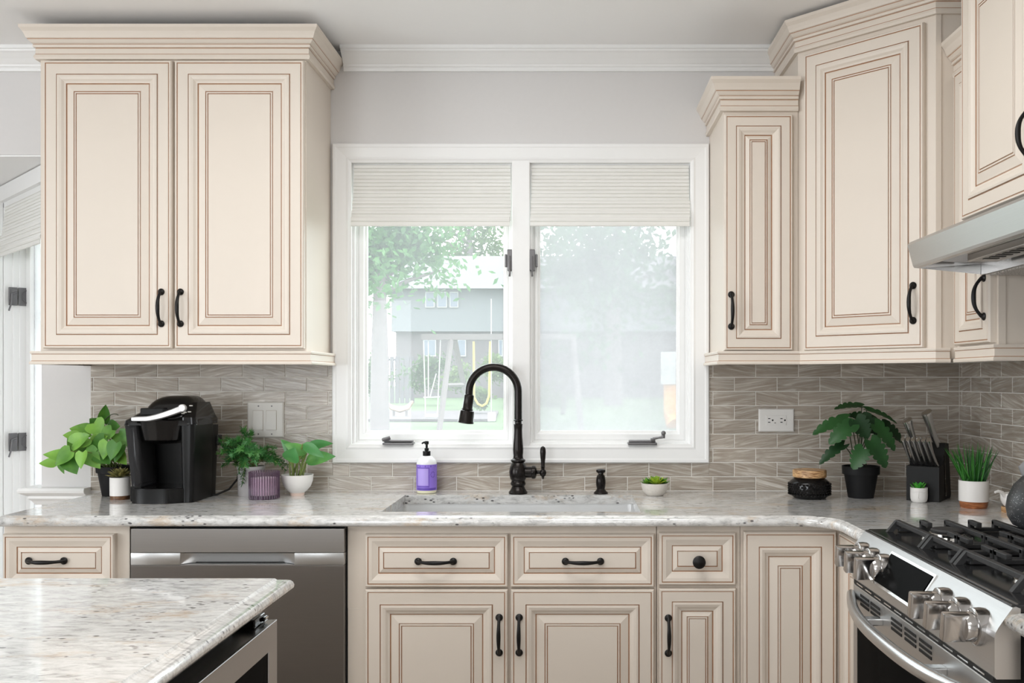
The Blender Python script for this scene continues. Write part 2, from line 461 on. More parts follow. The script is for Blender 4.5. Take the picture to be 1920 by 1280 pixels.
def speckle_mat():
    m, nt, b = new_mat('speckled_dark_enamel'); L = nt.links.new
    tc = N(nt, 'ShaderNodeTexCoord'); vo = N(nt, 'ShaderNodeTexVoronoi', Scale=210.0); L(tc.outputs['Object'], vo.inputs['Vector'])
    n = N(nt, 'ShaderNodeTexNoise', Scale=120.0); L(tc.outputs['Object'], n.inputs['Vector'])
    r = ramp(nt, [(0.13, (0.5, 0.5, 0.5)), (0.22, (0.035, 0.037, 0.04))]); L(vo.outputs['Distance'], r.inputs['Fac'])
    L(r.outputs['Color'], b.inputs['Base Color']); b.inputs['Roughness'].default_value = 0.35
    return m
M['speckle'] = speckle_mat()
def shade_mat():
    m, nt, b = new_mat('woven_white_shade'); L = nt.links.new
    tc = N(nt, 'ShaderNodeTexCoord'); mp = N(nt, 'ShaderNodeMapping'); mp.inputs['Scale'].default_value = (2, 2, 300); L(tc.outputs['Object'], mp.inputs['Vector'])
    n = N(nt, 'ShaderNodeTexNoise', Scale=1.0, Detail=2.0); L(mp.outputs[0], n.inputs['Vector'])
    r = ramp(nt, [(0.3, (0.80, 0.79, 0.75)), (0.7, (0.90, 0.895, 0.87))]); L(n.outputs['Fac'], r.inputs['Fac']); L(r.outputs['Color'], b.inputs['Base Color'])
    b.inputs['Roughness'].default_value = 0.7
    tr = N(nt, 'ShaderNodeBsdfTranslucent'); L(r.outputs['Color'], tr.inputs['Color'])
    mx = N(nt, 'ShaderNodeMixShader'); mx.inputs[0].default_value = 0.06
    L(b.outputs[0], mx.inputs[1]); L(tr.outputs[0], mx.inputs[2]); L(mx.outputs[0], nt.nodes['Material Output'].inputs['Surface'])
    return m
M['shade'] = shade_mat()
# ------------------------------------------------------------------ room shell
CEIL = 2.465
RW = 1.373            # right wall face
WL = -1.872           # where the back wall ends and the bay opens
WX0, WX1, WZ0, WZ1 = -0.775, 0.4195, 1.072, 2.072      # window opening in the back wall
def structure(o): o['kind'] = 'structure'; return o

structure(MB().box(-4.4, 1.6, -6.0, 1.3, -0.05, 0.0).build('floor', M['floorwood']))
structure(MB().box(-4.4, 1.6, -6.0, 0.0, CEIL, CEIL + 0.1).build('ceiling', M['ceiling']))
wb = MB()
wb.box(WL, WX0, 0, 0.15, 0, CEIL); wb.box(WX1, 1.55, 0, 0.15, 0, CEIL)
wb.box(WX0, WX1, 0, 0.15, 0, WZ0); wb.box(WX0, WX1, 0, 0.15, WZ1, CEIL)
wall_back = structure(wb.build('wall_back', M['wall'], fix=False))
wall_right = structure(MB().box(RW, 1.55, -6.0, 0.0, 0, CEIL).build('wall_right', M['wall']))
# header above the bay opening and the low bay ceiling
structure(MB().box(-4.4, WL, 0.0, 0.15, 2.100, CEIL).build('wall_header', M['wall']))
structure(MB().box(-4.4, WL + 0.001, 0.002, 1.3, 2.094, 2.0995).build('ceiling_bay', M['ceiling']))
# rest of the room: left and rear walls around their window openings
def holed(axis, pos, thick, a0, a1, h0, h1, z0, z1):
    mb = MB()
    for (u0, u1, v0, v1) in ((a0, h0, 0, CEIL), (h1, a1, 0, CEIL), (h0, h1, 0, z0), (h0, h1, z1, CEIL)):
        if axis == 'x': mb.box(pos, pos + thick, u0, u1, v0, v1)
        else: mb.box(u0, u1, pos, pos + thick, v0, v1)
    return mb
structure(holed('x', -4.4, .1, -6.0, 1.3, -4.3, -2.1, .85, 2.15).build('wall_left', M['wallroom'], fix=False))
structure(holed('y', -6.0, .1, -4.3, 1.373, -3.2, -1.6, .7, 2.1).build('wall_rear', M['wallroom'], fix=False))

# angled bay wall with its tall casement window
BM = Matrix(((-0.70711, 0.70711, 0, -1.80), (0.70711, 0.70711, 0, 0), (0, 0, 1, 0), (0, 0, 0, 1)))
bw = MB()
S0, S1, BZ0, BZ1 = 0.14, 0.75, 0.35, 2.03
for b in ((0.10, S0, 0, .15, 0, 2.1), (S1, 1.5, 0, .15, 0, 2.1), (S0, S1, 0, .15, 0, BZ0), (S0, S1, 0, .15, BZ1, 2.1)):
    bw.box(*b, M=BM)
structure(bw.build('wall_bay', M['white']))
structure(MB().box(-4.4, -2.86, 1.06, 1.16, 0, 2.1).build('wall_bay_end', M['white']))
win2 = structure(MB().box(S1 - .004, S1 + .07, -0.02, 0, 0.3, 2.09, bev=.004, M=BM).box(S0 - 0.03, S1 + .07, -.018, 0, BZ1, 2.09, M=BM).build('window_2', M['white']))
fr = MB()
fr.box(S1 - .012, S1, 0.0, .10, BZ0, BZ1, bev=.002, M=BM)
fr.box(S1 - .024, S1 - .010, 0.03, .10, BZ0, BZ1, bev=.002, M=BM)
fr.box(S1 - .030, S1 - .020, 0.052, .10, BZ0, BZ1, bev=.002, M=BM)
fr.box(S0, S0 + .03, 0.0, .10, BZ0, BZ1, M=BM); fr.box(S0, S1, 0, .1, BZ1 - .02, BZ1, M=BM); fr.box(S0, S1, 0, .1, BZ0, BZ0 + .05, M=BM)
fr.build('jamb', M['white'], win2)
sa = MB()
sa.box(S1 - .085, S1 - .03, .075, .105, BZ0 + .05, BZ1 - .02, bev=.004, M=BM); sa.box(S0 + .03, S0 + .07, .075, .105, BZ0 + .05, BZ1 - .02, M=BM)
sa.build('sash', M['white'], win2)
MB().box(S0 + .07, S1 - .085, .09, .094, BZ0 + .05, BZ1 - .02, M=BM).build('pane', M['pane_hazy'], win2)
for zc in (1.647, 1.05):
    lk = MB().box(S1 - .034, S1 - .0255, .012, .044, zc - .037, zc + .037, bev=.002, M=BM)
    lk.box(S1 - .036, S1 - .029, .047, .082, zc - .037, zc + .037, bev=.002, M=BM)
    o = lk.build('sash_lock', M['hardware'], win2)
    MB().tube([BM @ Vector((S1 - .037, .040, zc + .018)), BM @ Vector((S1 - .039, .022, zc + .010)), BM @ Vector((S1 - .039, .018, zc - .035)), BM @ Vector((S1 - .042, .010, zc - .06))], .0035, 6).tube(
        [BM @ Vector((S1 - .0385, .080, zc + .03)), BM @ Vector((S1 - .0385, .060, zc + .012)), BM @ Vector((S1 - .0385, .060, zc - .012)), BM @ Vector((S1 - .0385, .080, zc - .03))], .0022, 6).build('lever', M['hardware'], o)

# crown moulding of the room, chair rail at the bay corner
CP = [(0, -.073), (.010, -.073), (.012, -.066), (.012, -.060), (.016, -.058), (.018, -.052), (.022, -.049), (.034, -.036), (.050, -.022), (.058, -.018), (.060, -.012), (.066, -.011), (.068, 0), (0, 0)]
CPR = [(o, CEIL + z) for o, z in CP]
structure(MB().sweep([(-.803, 0), (.725, 0)], CPR, side=-1).build('trim_1', M['white']))
structure(MB().sweep([(-4.3, 0), (-1.752, 0)], CPR, side=-1).build('trim_2', M['white']))
structure(MB().sweep([(-1.695, 0), (WL, 0), (WL, .07)], [(0, .928), (.052, .928), (.056, .920), (.054, .912), (.042, .904), (.030, .898), (.032, .890), (.022, .880), (.014, .866), (0, .866)], side=1).build('trim_3', M['white']))

# ------------------------------------------------------------------ backsplash tiles
TP, RP, TT, GAP = 0.1506, 0.0500, 0.0075, 0.0031
ZTOP = 1.3145
def tile_mesh(w, h, cache={}):
    key = (round(w, 4), round(h, 4))
    if key not in cache:
        mb = MB().box(-w / 2, w / 2, -TT, 0, -h / 2, h / 2)
        b = .0011
        me = bpy.data.meshes.new('tile')
        x0, x1, z0, z1 = -w / 2, w / 2, -h / 2, h / 2
        v = [(x0, 0, z0), (x1, 0, z0), (x1, 0, z1), (x0, 0, z1), (x0, -TT + b, z0), (x1, -TT + b, z0), (x1, -TT + b, z1), (x0, -TT + b, z1),
             (x0 + b, -TT, z0 + b), (x1 - b, -TT, z0 + b), (x1 - b, -TT, z1 - b), (x0 + b, -TT, z1 - b)]
        f = [(8, 9, 10, 11)]
        for i in range(4):
            k = (i + 1) % 4
            f += [(i, k, 4 + k, 4 + i), (4 + i, 4 + k, 8 + k, 8 + i)]
        me.from_pydata(v, [], f); me.materials.append(M['tile'])
        cache[key] = me
    return cache[key]
def put_tile(parent, a0, a1, z0, z1, wall):
    if a1 - a0 < .004 or z1 - z0 < .006: return
    o = bpy.data.objects.new('tile', tile_mesh(a1 - a0, z1 - z0)); COL.objects.link(o)
    o.parent = parent
    c = (a0 + a1) / 2; z = (z0 + z1) / 2
    if wall == 'b': o.location = (c, -.0005, z)
    else: o.location = (RW - .0005, c, z); o.rotation_euler = (0, 0, -PI / 2)
TL, TR = -1.695, RW - .0085
CASL, CASR, CASB = -.842, .4835, 1.013
for r in range(-1, 8):
    z1 = ZTOP - r * RP; z0 = z1 - RP
    ph = .648 if r % 2 else .648 - TP / 2
    spans = [(TL, TR)] if z1 <= CASB + .002 else [(TL, CASL), (CASR, TR)]
    zt = min(z1, CASB if False else z1)
    if z0 < CASB < z1: spans = [(TL, CASL), (CASR, TR)]; extra = (CASL, CASR, z0, CASB)
    else: extra = None
    def row(s0, s1, za, zb):
        n0 = math.floor((s0 - ph) / TP)
        x = ph + n0 * TP
        while x < s1:
            a0, a1 = max(x, s0) + (GAP / 2 if x >= s0 else 0), min(x + TP, s1) - (GAP / 2 if x + TP <= s1 else 0)
            put_tile(wall_back, a0, a1, za + GAP / 2, zb - GAP / 2, 'b'); x += TP
    for s0, s1 in spans: row(s0, s1, max(z0, .915), z1)
    if extra: row(extra[0], extra[1], max(extra[2], .915), extra[3])
for r in range(-5, 8):
    z1 = ZTOP - r * RP; z0 = z1 - RP
    ph = -.03 if r % 2 else -.105
    y = ph + TP
    lim = -0.88 if r >= -1 else -0.885
    y_hi = -.0085 if r >= -1 else -.885
    y_lo = -1.66
    while y > y_lo - TP:
        a1, a0 = min(y, y_hi), max(y - TP, y_lo)
        if a1 - a0 > .004: put_tile(wall_right, a0 + GAP / 2, a1 - GAP / 2, max(z0, .915) + GAP / 2, z1 - GAP / 2, 'r')
        y -= TP
g = MB().box(TL, CASL, -.0062, -.0006, .914, 1.38).box(CASR, RW - .001, -.0062, -.0006, .914, 1.38).box(CASL, CASR, -.0062, -.0006, .914, CASB)
g.build('grout', M['grout'], wall_back, fix=False)
MB().box(RW - .0062, RW - .0006, -.885, -.0065, .914, 1.38).box(RW - .0062, RW - .0006, -1.66, -.885, .914, 1.56).build('grout', M['grout'], wall_right, fix=False)

# ------------------------------------------------------------------ the window over the sink
win = structure(MB().rings((CASL, 0, CASB), (1, 0, 0), (0, 0, 1), (0, -1, 0), CASR - CASL, 2.136 - CASB,
    [(0, 0), (0, .016), (.004, .020), (.012, .020), (.016, .018), (.048, .015), (.055, .017), (.060, .014), (.0665, .012), (.0665, -.11)], cap=False).build('window_1', M['white'], fix=False))
MX0, MX1 = -.2105, -.1475
MB().box(MX0, MX1, -.014, .11, WZ0 - .005, WZ1 + .005, bev=.003).build('mullion', M['white'], win)
def sash(x0, x1, g0, g1, pm, sgn):
    zb, zt = WZ0 + .003, WZ1 - .002
    def ring(name, prof, parent, xa, xb, za, zb_):
        return MB().rings((xa, 0, za), (1, 0, 0), (0, 0, 1), (0, -1, 0), xb - xa, zb_ - za, prof, cap=False).build(name, M['white'], parent, fix=False)
    ring('jamb', [(0, -.008), (.008, -.008), (.008, -.030), (.014, -.030), (.014, -.09)], win, x0, x1, zb, zt)
    s0 = x0 + .014; s1 = x1 - .014
    v = MB()
    gz0, gz1 = 1.1235, 2.03
    # uneven stiles: loft outer rectangle to the glass rectangle
    def rect(xa, xb, za, zc, y): return [(xa, y, za), (xb, y, za), (xb, y, zc), (xa, y, zc)]
    L = [rect(s0, s1, zb + .014, zt - .014, .05), rect(s0, s1, zb + .014, zt - .014, .036), rect(s0 + .004, s1 - .004, zb + .018, zt - .018, .034),
         rect(g0 - .010, g1 + .010, gz0 - .012, gz1 + .01, .034), rect(g0 - .008, g1 + .008, gz0 - .009, gz1 + .008, .042), rect(g0, g1, gz0, gz1, .046), rect(g0, g1, gz0, gz1, .062)]
    vv = [p for r_ in L for p in r_]; ff = []
    for j in range(len(L) - 1):
        for i in range(4):
            k = (i + 1) % 4; ff.append((j * 4 + i, j * 4 + k, j * 4 + 4 + k, j * 4 + 4 + i))
    so = v.add(vv, ff).build('sash', M['white'], win, fix=False)
    MB().box(g0 - .002, g1 + .002, .052, .056, gz0 - .002, gz1 + .002).build('pane', pm, so)
    return so
sL = sash(WX0, MX0, xw(689, .05), xw(944, .05), M['pane_clear'], 1)
sR = sash(MX1, WX1, xw(1013, .05), xw(1268, .05), M['pane_hazy'], -1)
def lock(parent, px, sgn):
    Y = .0; x = xw(px, Y); zt, zb = zw(468, Y), zw(508, Y)
    o = MB().box(x - .011, x + .011, -.012, .012, zb, zt, bev=.003).box(x - sgn * .016 - .004, x - sgn * .016 + .004, -.004, .012, zb + .014, zt - .016, bev=.002).build('sash_lock', M['hardware'], parent)
    MB().tube([(x - sgn * .001, -.013, zt - .024), (x - sgn * .002, -.017, zb + .01), (x - sgn * .001, -.019, zb - .008), (x - sgn * .002, -.021, zb - .021)], [.003, .0035, .0028, .004], 8).build('lever', M['hardware'], o)
lock(sL, 957.0, 1); lock(sR, 997.5, -1)
def crank(parent, p0, p1, kx, ky, flip):
    Y = -.01
    x0, x1 = xw(p0, Y), xw(p1, Y); zb = zw(833.5, Y)
    o = MB().box(x0, x1, -.030, .012, zb, zb + .0085, bev=.002).box(x0 + .004, x1 - .004, -.022, .012, zb + .0085, zb + .016, bev=.003).build('crank_base', M['hardware'], parent)
    if flip:   # arm raised to a round knob
        MB().box(x1 - .022, x1 - .006, -.030, -.012, zb + .014, zb + .024, bev=.002).tube([(x1 - .014, -.022, zb + .022), (x1 + .006, -.026, zb + .026), (x1 + .020, -.028, zb + .028)], [.005, .004, .005], 8).lathe(
            (x1 + .022, -.028, zb + .024), [(.006, 0), (.0065, .008), (.006, .012)], 12).sphere((xw(kx, Y), -.030, zw(ky, Y)), .0085).build('crank_handle', M['hardware'], o)
    else:      # folded arm whose knob points towards the room
        MB().tube([(x1 - .004, -.022, zb + .014), (x0 + .03, -.026, zb + .015), (x0 + .012, -.03, zb + .020)], [.004, .004, .005], 8).lathe(
            (xw(kx, Y) + .014, -.026, zw(ky, Y) + .004), [(.007, 0), (.007, .024), (.0055, .028)], 14, axis=(-.8, -.45, -.25)).build('crank_handle', M['hardware'], o)
crank(sL, 719, 776, 725, 822, False)
crank(sR, 1177, 1231, 1243, 811, True)

# woven shades
def shade(name, label, x0, x1, ztop, Mx=None, lx=0, group='woven white roman shades'):
    root = thing(name, Mx @ Vector(((x0 + x1) / 2, .0, ztop)) if Mx else ((x0 + x1) / 2, 0, ztop), label, 'window shade', group)
    def strip(nm, prof, xa, xb):
        v = []; n = len(prof)
        T = lambda p: (Mx @ Vector(p)) if Mx else Vector(p)
        for x in (xa, xb):
            for (y, z) in prof: v.append(T((x, y, ztop + z)))
            for (y, z) in prof: v.append(T((x, y + .002, ztop + z)))
        f = []
        for j in range(n - 1):
            f.append((j, j + 1, 2 * n + j + 1, 2 * n + j)); f.append((n + j, 3 * n + j, 3 * n + j + 1, n + j + 1))
            f.append((j, n + j, n + j + 1, j + 1)); f.append((2 * n + j, 2 * n + j + 1, 3 * n + j + 1, 3 * n + j))
        f.append((0, 2 * n, 3 * n, n)); f.append((n - 1, 2 * n - 1, 4 * n - 1, 3 * n - 1))
        MB().add(v, f).build(nm, M['shade'], root)
    def ribs(za, zb, n, y0, y1):
        out = []
        for i in range(n):
            t0, t1 = i / n, (i + 1) / n
            z0, z1 = za + (zb - za) * t0, za + (zb - za) * t1
            yb = y0 + (y1 - y0) * t0
            out += [(yb, z0), (yb - .0028, z0 * .8 + z1 * .2), (yb - .0028, z0 * .15 + z1 * .85), (yb, z1 * .97 + z0 * .03)]
        return out
    strip('upper_panel', ribs(0, -.142, 11, .004, -.010), x0 + .006, x1 - .006)
    strip('fold', ribs(-.128, -.182, 4, -.014, -.018), x0 + .004, x1 - .004)
    strip('fold', ribs(-.165, -.203, 3, -.022, -.026), x0 + .003, x1 - .005)
    strip('hem', ribs(-.188, -.222, 2, -.029, -.032), x0 + .002, x1 - .007)
    return root
shade('roman_shade', 'white woven roman shade above the clear left pane behind the faucet', WX0, MX0, 2.064)
shade('roman_shade', 'white woven roman shade above the fogged right window pane', MX1, WX1, 2.064)
shade('roman_shade', 'white woven shade in the angled bay window left of the wall cabinet', S0, S1 - .012, 2.02, BM)

# ------------------------------------------------------------------ cabinet parts
G = 1   # glaze material index
CAB = [M['cream'], M['glaze']]
DP = [(0, -.020, 0), (0, -.005, 0), (.003, 0, 0), (.0075, 0, 0), (.0083, -.0018, 1), (.0100, -.0018, 1), (.0108, 0, 0),
      (.043, -.0005, 0), (.0440, -.0030, 1), (.0458, -.0030, 1), (.0465, .0020, 0), (.052, .0028, 0), (.060, .0005, 0), (.066, -.0045, 0), (.0715, -.0065, 0),
      (.0722, -.0090, 1), (.0745, -.0090, 1), (.0755, -.0075, 0), (.098, -.0020, 0), (.0988, -.0042, 1), (.1004, -.0042, 1), (.1012, -.0015, 0), (.1048, -.0015, 0), (.1056, -.0040, 1), (.1072, -.0040, 1), (.1080, -.0010, 0)]
def scaled(prof, s_, keep=.011):
    return [(d if d <= keep else keep + (d - keep) * s_, n, m) for d, n, m in prof]
DRW = [(0, -.020, 0), (0, -.005, 0), (.003, 0, 0), (.0075, 0, 0), (.0083, -.0018, 1), (.0100, -.0018, 1), (.0108, 0, 0),
       (.020, -.001, 0), (.030, -.005, 0), (.0375, -.0075, 0), (.0382, -.0095, 1), (.0400, -.0095, 1), (.041, -.008, 0), (.0525, -.0035, 0), (.0532, -.0058, 1), (.0548, -.0058, 1), (.0556, -.003, 0)]
def door(parent, O, U, Nn, w, h, prof=None, name='door'):
    """O is the lower left corner on the front plane of the door"""
    prof = prof or DP
    lim = min(w, h) / 2 - .006
    if prof[-1][0] > lim:
        s_ = (lim - .011) / (prof[-1][0] - .011); prof = scaled(prof, s_)
    ps = [(d, n) for d, n, m in prof]; ms = [p[2] for p in prof[1:]]
    # strips whose material is glaze: between two glaze points only
    ms = [1 if (prof[i][2] == 1 and prof[i + 1][2] == 1) or (prof[i][2] == 0 and prof[i + 1][2] == 1) else 0 for i in range(len(prof) - 1)]
    split = next((i for i, p in enumerate(prof) if p[2] == 1 and p[1] <= -.0088), None)
    if split is None or split + 2 >= len(ps):
        return MB().rings(O, U, (0, 0, 1), Nn, w, h, ps, ms, back=0).build(name, CAB, parent)
    o = MB().rings(O, U, (0, 0, 1), Nn, w, h, ps[:split + 2], ms[:split + 1], cap=False, back=0).build(name, CAB, parent, fix=False)
    MB().rings(O, U, (0, 0, 1), Nn, w, h, ps[split + 1:], ms[split + 1:]).build('raised_panel', CAB, o, fix=False)
    return o
def pull(parent, C, A, Nn, L=.118):
    """bow pull: C centre on the door face, A long axis, Nn outwards"""
    C, A, Nn = Vector(C), Vector(A).normalized(), Vector(Nn).normalized()
    mb = MB()
    pts = []; rad = []
    for i in range(17):
        t = -1 + 2 * i / 16
        pts.append(C + A * (t * L * .43) + Nn * (.006 + .022 * (1 - abs(t) ** 2.6)))
        rad.append(.0036 + .0026 * (1 - t * t) ** 2 + .002 * abs(t) ** 6)
    mb.tube(pts, rad, 10, up=Nn)
    B = Nn.cross(A)
    for s_ in (-1, 1):
        c = C + A * (s_ * L * .43)
        mb.lathe(c - Nn * .0005, [(.0105, 0), (.0108, .0025), (.0085, .0055), (.004, .008), (.0005, .009)], 16, axis=Nn)
        for q in (-1, 1):
            mb.tube([c + Nn * .003 - A * s_ * .001, c + A * (s_ * -.004) + B * (q * .009) + Nn * .002], [.005, .0018], 6)
    return mb.build('handle', M['pull'], parent)
CR = [(0, -.100, 0), (.012, -.100, 0), (.015, -.093, 0), (.0125, -.085, 0), (.011, -.0845, 1), (.0105, -.0825, 1), (.0105, -.066, 0), (.0098, -.0656, 1), (.0098, -.0635, 1), (.0155, -.0625, 0), (.0165, -.058, 0), (.0155, -.0545, 0), (.0150, -.0540, 1), (.0150, -.0525, 1),
      (.020, -.050, 0), (.0265, -.042, 0), (.0270, -.0412, 1), (.0275, -.0390, 1), (.0305, -.0375, 0), (.0330, -.030, 0), (.0375, -.019, 0), (.0455, -.0095, 0), (.046, 0, 0), (0, 0, 0)]
def crown(parent, path, ztop, side=1, name='crown_moulding'):
    ms = [1 if (CR[i][2] == 1 and CR[i + 1][2] == 1) else 0 for i in range(len(CR) - 1)]
    return MB().sweep(path, [(o, ztop + z) for o, z, m in CR], ms, side=side).build(name, CAB, parent)
LR = [(-.012, .042, 0), (.021, .042, 0), (.0225, .0385, 0), (.0215, .0335, 0), (.019, .0330, 1), (.0185, .0315, 1), (.0185, .0125, 0), (.0188, .0122, 1), (.019, .0105, 1), (.0225, .0098, 0), (.024, .005, 0), (.023, 0, 0), (-.012, 0, 0)]
def light_rail(parent, path, zb, side=1):
    ms = [1 if (LR[i][2] == 1 and LR[i + 1][2] == 1) else 0 for i in range(len(LR) - 1)]
    return MB().sweep(path, [(o, zb + z) for o, z, m in LR], ms, side=side).build('light_rail', CAB, parent)
X_, Y_, Z_ = Vector((1, 0, 0)), Vector((0, 1, 0)), Vector((0, 0, 1))
FW = -.305                    # front of wall cabinet frames
ZB = 1.355                    # bottom of light rails
# --- wall cabinet left of the window
LX0, LX1 = -1.7027, -.8505
c = thing('wall_cabinet', ((LX0 + LX1) / 2, -.15, ZB), 'cream two-door wall cabinet above the coffee maker', 'cabinet')
MB().box(LX0, LX1, FW, -.001, ZB + .012, 2.405, bev=.0015).build('body', M['cream'], c)
for (p0, p1, hx) in ((80, 321.5, 302.5), (327, 569.5, 338.5)):
    a, b = xw(p0, -.325), xw(p1, -.325)
    d = door(c, (a, -.326, 1.4055), X_, -Y_, b - a, 2.3225 - 1.4055)
    pull(d, (xw(hx, -.326), -.326, zw(577, -.326)), Z_, -Y_)
crown(c, [(LX0, -.001), (LX0, FW), (LX1, FW), (LX1, -.001)], 2.4290, side=-1)
light_rail(c, [(LX0, -.001), (LX0, FW), (LX1, FW), (LX1, -.022)], ZB, side=-1)
# --- narrow wall cabinet right of the window
NX0, NX1 = .486, .7255
c = thing('wall_cabinet', ((NX0 + NX1) / 2, -.15, ZB), 'narrow cream single-door wall cabinet right beside the window', 'cabinet')
MB().box(NX0, NX1, FW, -.001, ZB + .012, 2.24, bev=.0015).build('body', M['cream'], c)
a, b = xw(1358.5, -.325), xw(1486.5, -.325)
NP = [(0, -.020, 0), (0, -.005, 0), (.003, 0, 0), (.0065, 0, 0), (.0073, -.0018, 1), (.0090, -.0018, 1), (.0098, 0, 0), (.0365, -.0005, 0), (.0373, -.0030, 1), (.0390, -.0030, 1), (.0398, .0020, 0), (.045, .0026, 0), (.052, .0002, 0), (.058, -.0045, 0), (.0645, -.0065, 0),
      (.0652, -.0090, 1), (.0675, -.0090, 1), (.0685, -.0075, 0), (.0800, -.0030, 0), (.0808, -.0050, 1), (.0824, -.0050, 1), (.0832, -.002, 0), (.0860, -.002, 0), (.0868, -.0045, 1), (.0880, -.0045, 1), (.0888, -.002, 0)]
d = door(c, (a, -.326, 1.3995), X_, -Y_, b - a, 2.151 - 1.3995, NP)
pull(d, (xw(1371, -.326), -.326, zw(582, -.326)), Z_, -Y_)
crown(c, [(NX0, -.001), (NX0, FW), (NX1 - .002, FW)], 2.2640, side=-1)
light_rail(c, [(NX0, -.022), (NX0, FW), (NX1 + .004, FW)], ZB, side=-1)
# --- diagonal corner wall cabinet
CX0, CYF = .7263, -.300
CX1, CY1 = 1.045, -.619
c = thing('corner_wall_cabinet', (1.1, -.25, ZB), 'tall cream diagonal corner wall cabinet above the knife block', 'cabinet')
poly = [(CX0, -.001), (CX0, CYF), (CX1, CY1), (RW - .001, CY1), (RW - .001, -.001)]
MB().prism([(x, y, ZB + .012) for x, y in poly], (0, 0, 2.425 - ZB - .012)).build('body', M['cream'], c)
U45 = Vector((.70711, -.70711, 0)); N45 = Vector((-.70711, -.70711, 0))
d0 = Vector((.7353, -.335, 1.398)); wD = math.hypot(1.0095 - .7353, .278)
d = door(c, d0, U45, N45, wD, 2.336 - 1.398)
hc = d0 + U45 * (wD - .030); hc.z = 0
pull(d, (hc.x, hc.y, 1.307 + (711 - 568) * (3.3 + hc.y) / 1752), Z_, N45)
MB().box(CX1 - .001, CX1 + .014, CY1 - .004, CY1, ZB + .04, 2.36).build('stile_edge', M['cream'], c)
crown(c, [(CX0, -.001), (CX0, CYF), (CX1, CY1), (RW - .002, CY1)], 2.4520, side=-1)
light_rail(c, [(CX0 + .004, CYF), (CX1, CY1), (1.078, CY1)], ZB, side=-1)
# --- short cabinet between the corner and the hood, facing left
SX, SY0, SY1 = 1.105, -.6205, -.880
c = thing('wall_cabinet', (1.24, -.75, ZB), 'slim cream wall cabinet half hidden behind the range hood', 'cabinet')
MB().box(SX, RW - .001, SY1, SY0, ZB + .012, 2.245, bev=.001).build('body', M['cream'], c)
MB().box(SX - .001, SX + .018, SY1 - .003, SY1 + .002, ZB + .03, 2.2).build('stile_edge', M['cream'], c)
d = door(c, (SX - .0205, -.645, 1.403), -Y_, -X_, .224, 2.172 - 1.403, NP)
pull(d, (SX - .0205, -.645 - .224 + .026, zw(557, -.84)), Z_, -X_)
crown(c, [(SX, SY0), (SX, SY1), (RW - .002, SY1)], 2.270, side=-1)
light_rail(c, [(SX, SY0 - .03), (SX, SY1), (RW - .002, SY1)], ZB, side=-1)
# --- cabinet over the range hood
OX, OY0, OY1 = 1.0225, -.887, -1.69
c = thing('wall_cabinet', (1.2, -1.28, 1.70), 'cream wall cabinet above the stainless range hood', 'cabinet')
MB().box(OX, RW - .001, OY1, OY0, 1.70, 2.40, bev=.001).build('body', M['cream'], c)
for i in range(2):
    yy = -.894 - i * .396
    d = door(c, (OX - .0205, yy, 1.716), -Y_, -X_, .388, 2.33 - 1.716)
    hy = yy - (.388 - .022 if i == 0 else .022)
    pull(d, (OX - .0205, hy, zw(250, hy)), Z_, -X_)
crown(c, [(OX, OY0), (OX, OY1)], 2.445, side=-1)

# ------------------------------------------------------------------ base cabinets
FB, DB = -.575, -.5955
kD = kk(DB)
def base_body(c, x0, x1, name='body'):
    MB().box(x0, x1, FB, -.012, .10, .8835, bev=.001).build(name, M['cream'], c)
    MB().box(x0, x1, FB + .06, -.02, 0.0, .10).build('toe_kick', M['toe'], c)
ZD0, ZD1, ZP1 = .7057, .859, .6987      # drawer bottom/top, door top
def px_door(c, p0, p1, z0, z1, prof=None, name='door'):
    a, b = xw(p0, DB), xw(p1, DB)
    return door(c, (a, DB, z0), X_, -Y_, b - a, z1 - z0, prof, name)
# left drawer unit
c = thing('base_cabinet', (-1.46, -.3, 0), 'cream drawer base cabinet left of the dishwasher', 'cabinet')
base_body(c, -1.655, xw(244, FB) - .001)
d = px_door(c, 4, 213, ZD0, ZD1, DRW, 'drawer'); pull(d, (xw(87, DB), DB, zw(1051, DB)), X_, -Y_)
d = px_door(c, 4, 213, .12, ZP1); pull(d, (xw(190, DB), DB, .60), Z_, -Y_)
# sink base
SB0, SB1 = xw(652, FB), xw(1231, FB)
c = thing('sink_base_cabinet', ((SB0 + SB1) / 2, -.3, 0), 'wide cream base cabinet under the sink with two drawer fronts', 'cabinet')
sbm = MB().box(SB0, SB1 - .001, FB, -.012, .10, .64, bev=.001)
sbm.box(SB0, SB1 - .001, FB, FB + .02, .64, .8835).box(SB0, SB0 + .018, FB + .02, -.012, .64, .8835).box(SB1 - .019, SB1 - .001, FB + .02, -.012, .64, .8835).box(SB0 + .018, SB1 - .019, -.024, -.012, .64, .8835)
sbm.build('body', M['cream'], c, fix=False)
MB().box(SB0, SB1 - .001, FB + .06, -.02, 0.0, .10).build('toe_kick', M['toe'], c)
for p0, p1, hx, dx in ((684, 952, 817, 936), (957.5, 1227, 1093, 973.5)):
    d = px_door(c, p0, p1, ZD0, ZD1, DRW, 'drawer'); pull(d, (xw(hx, DB), DB, zw(1052, DB)), X_, -Y_)
    d = px_door(c, p0, p1, .12, ZP1); pull(d, (xw(dx, DB), DB, zw(1190, DB)), Z_, -Y_)
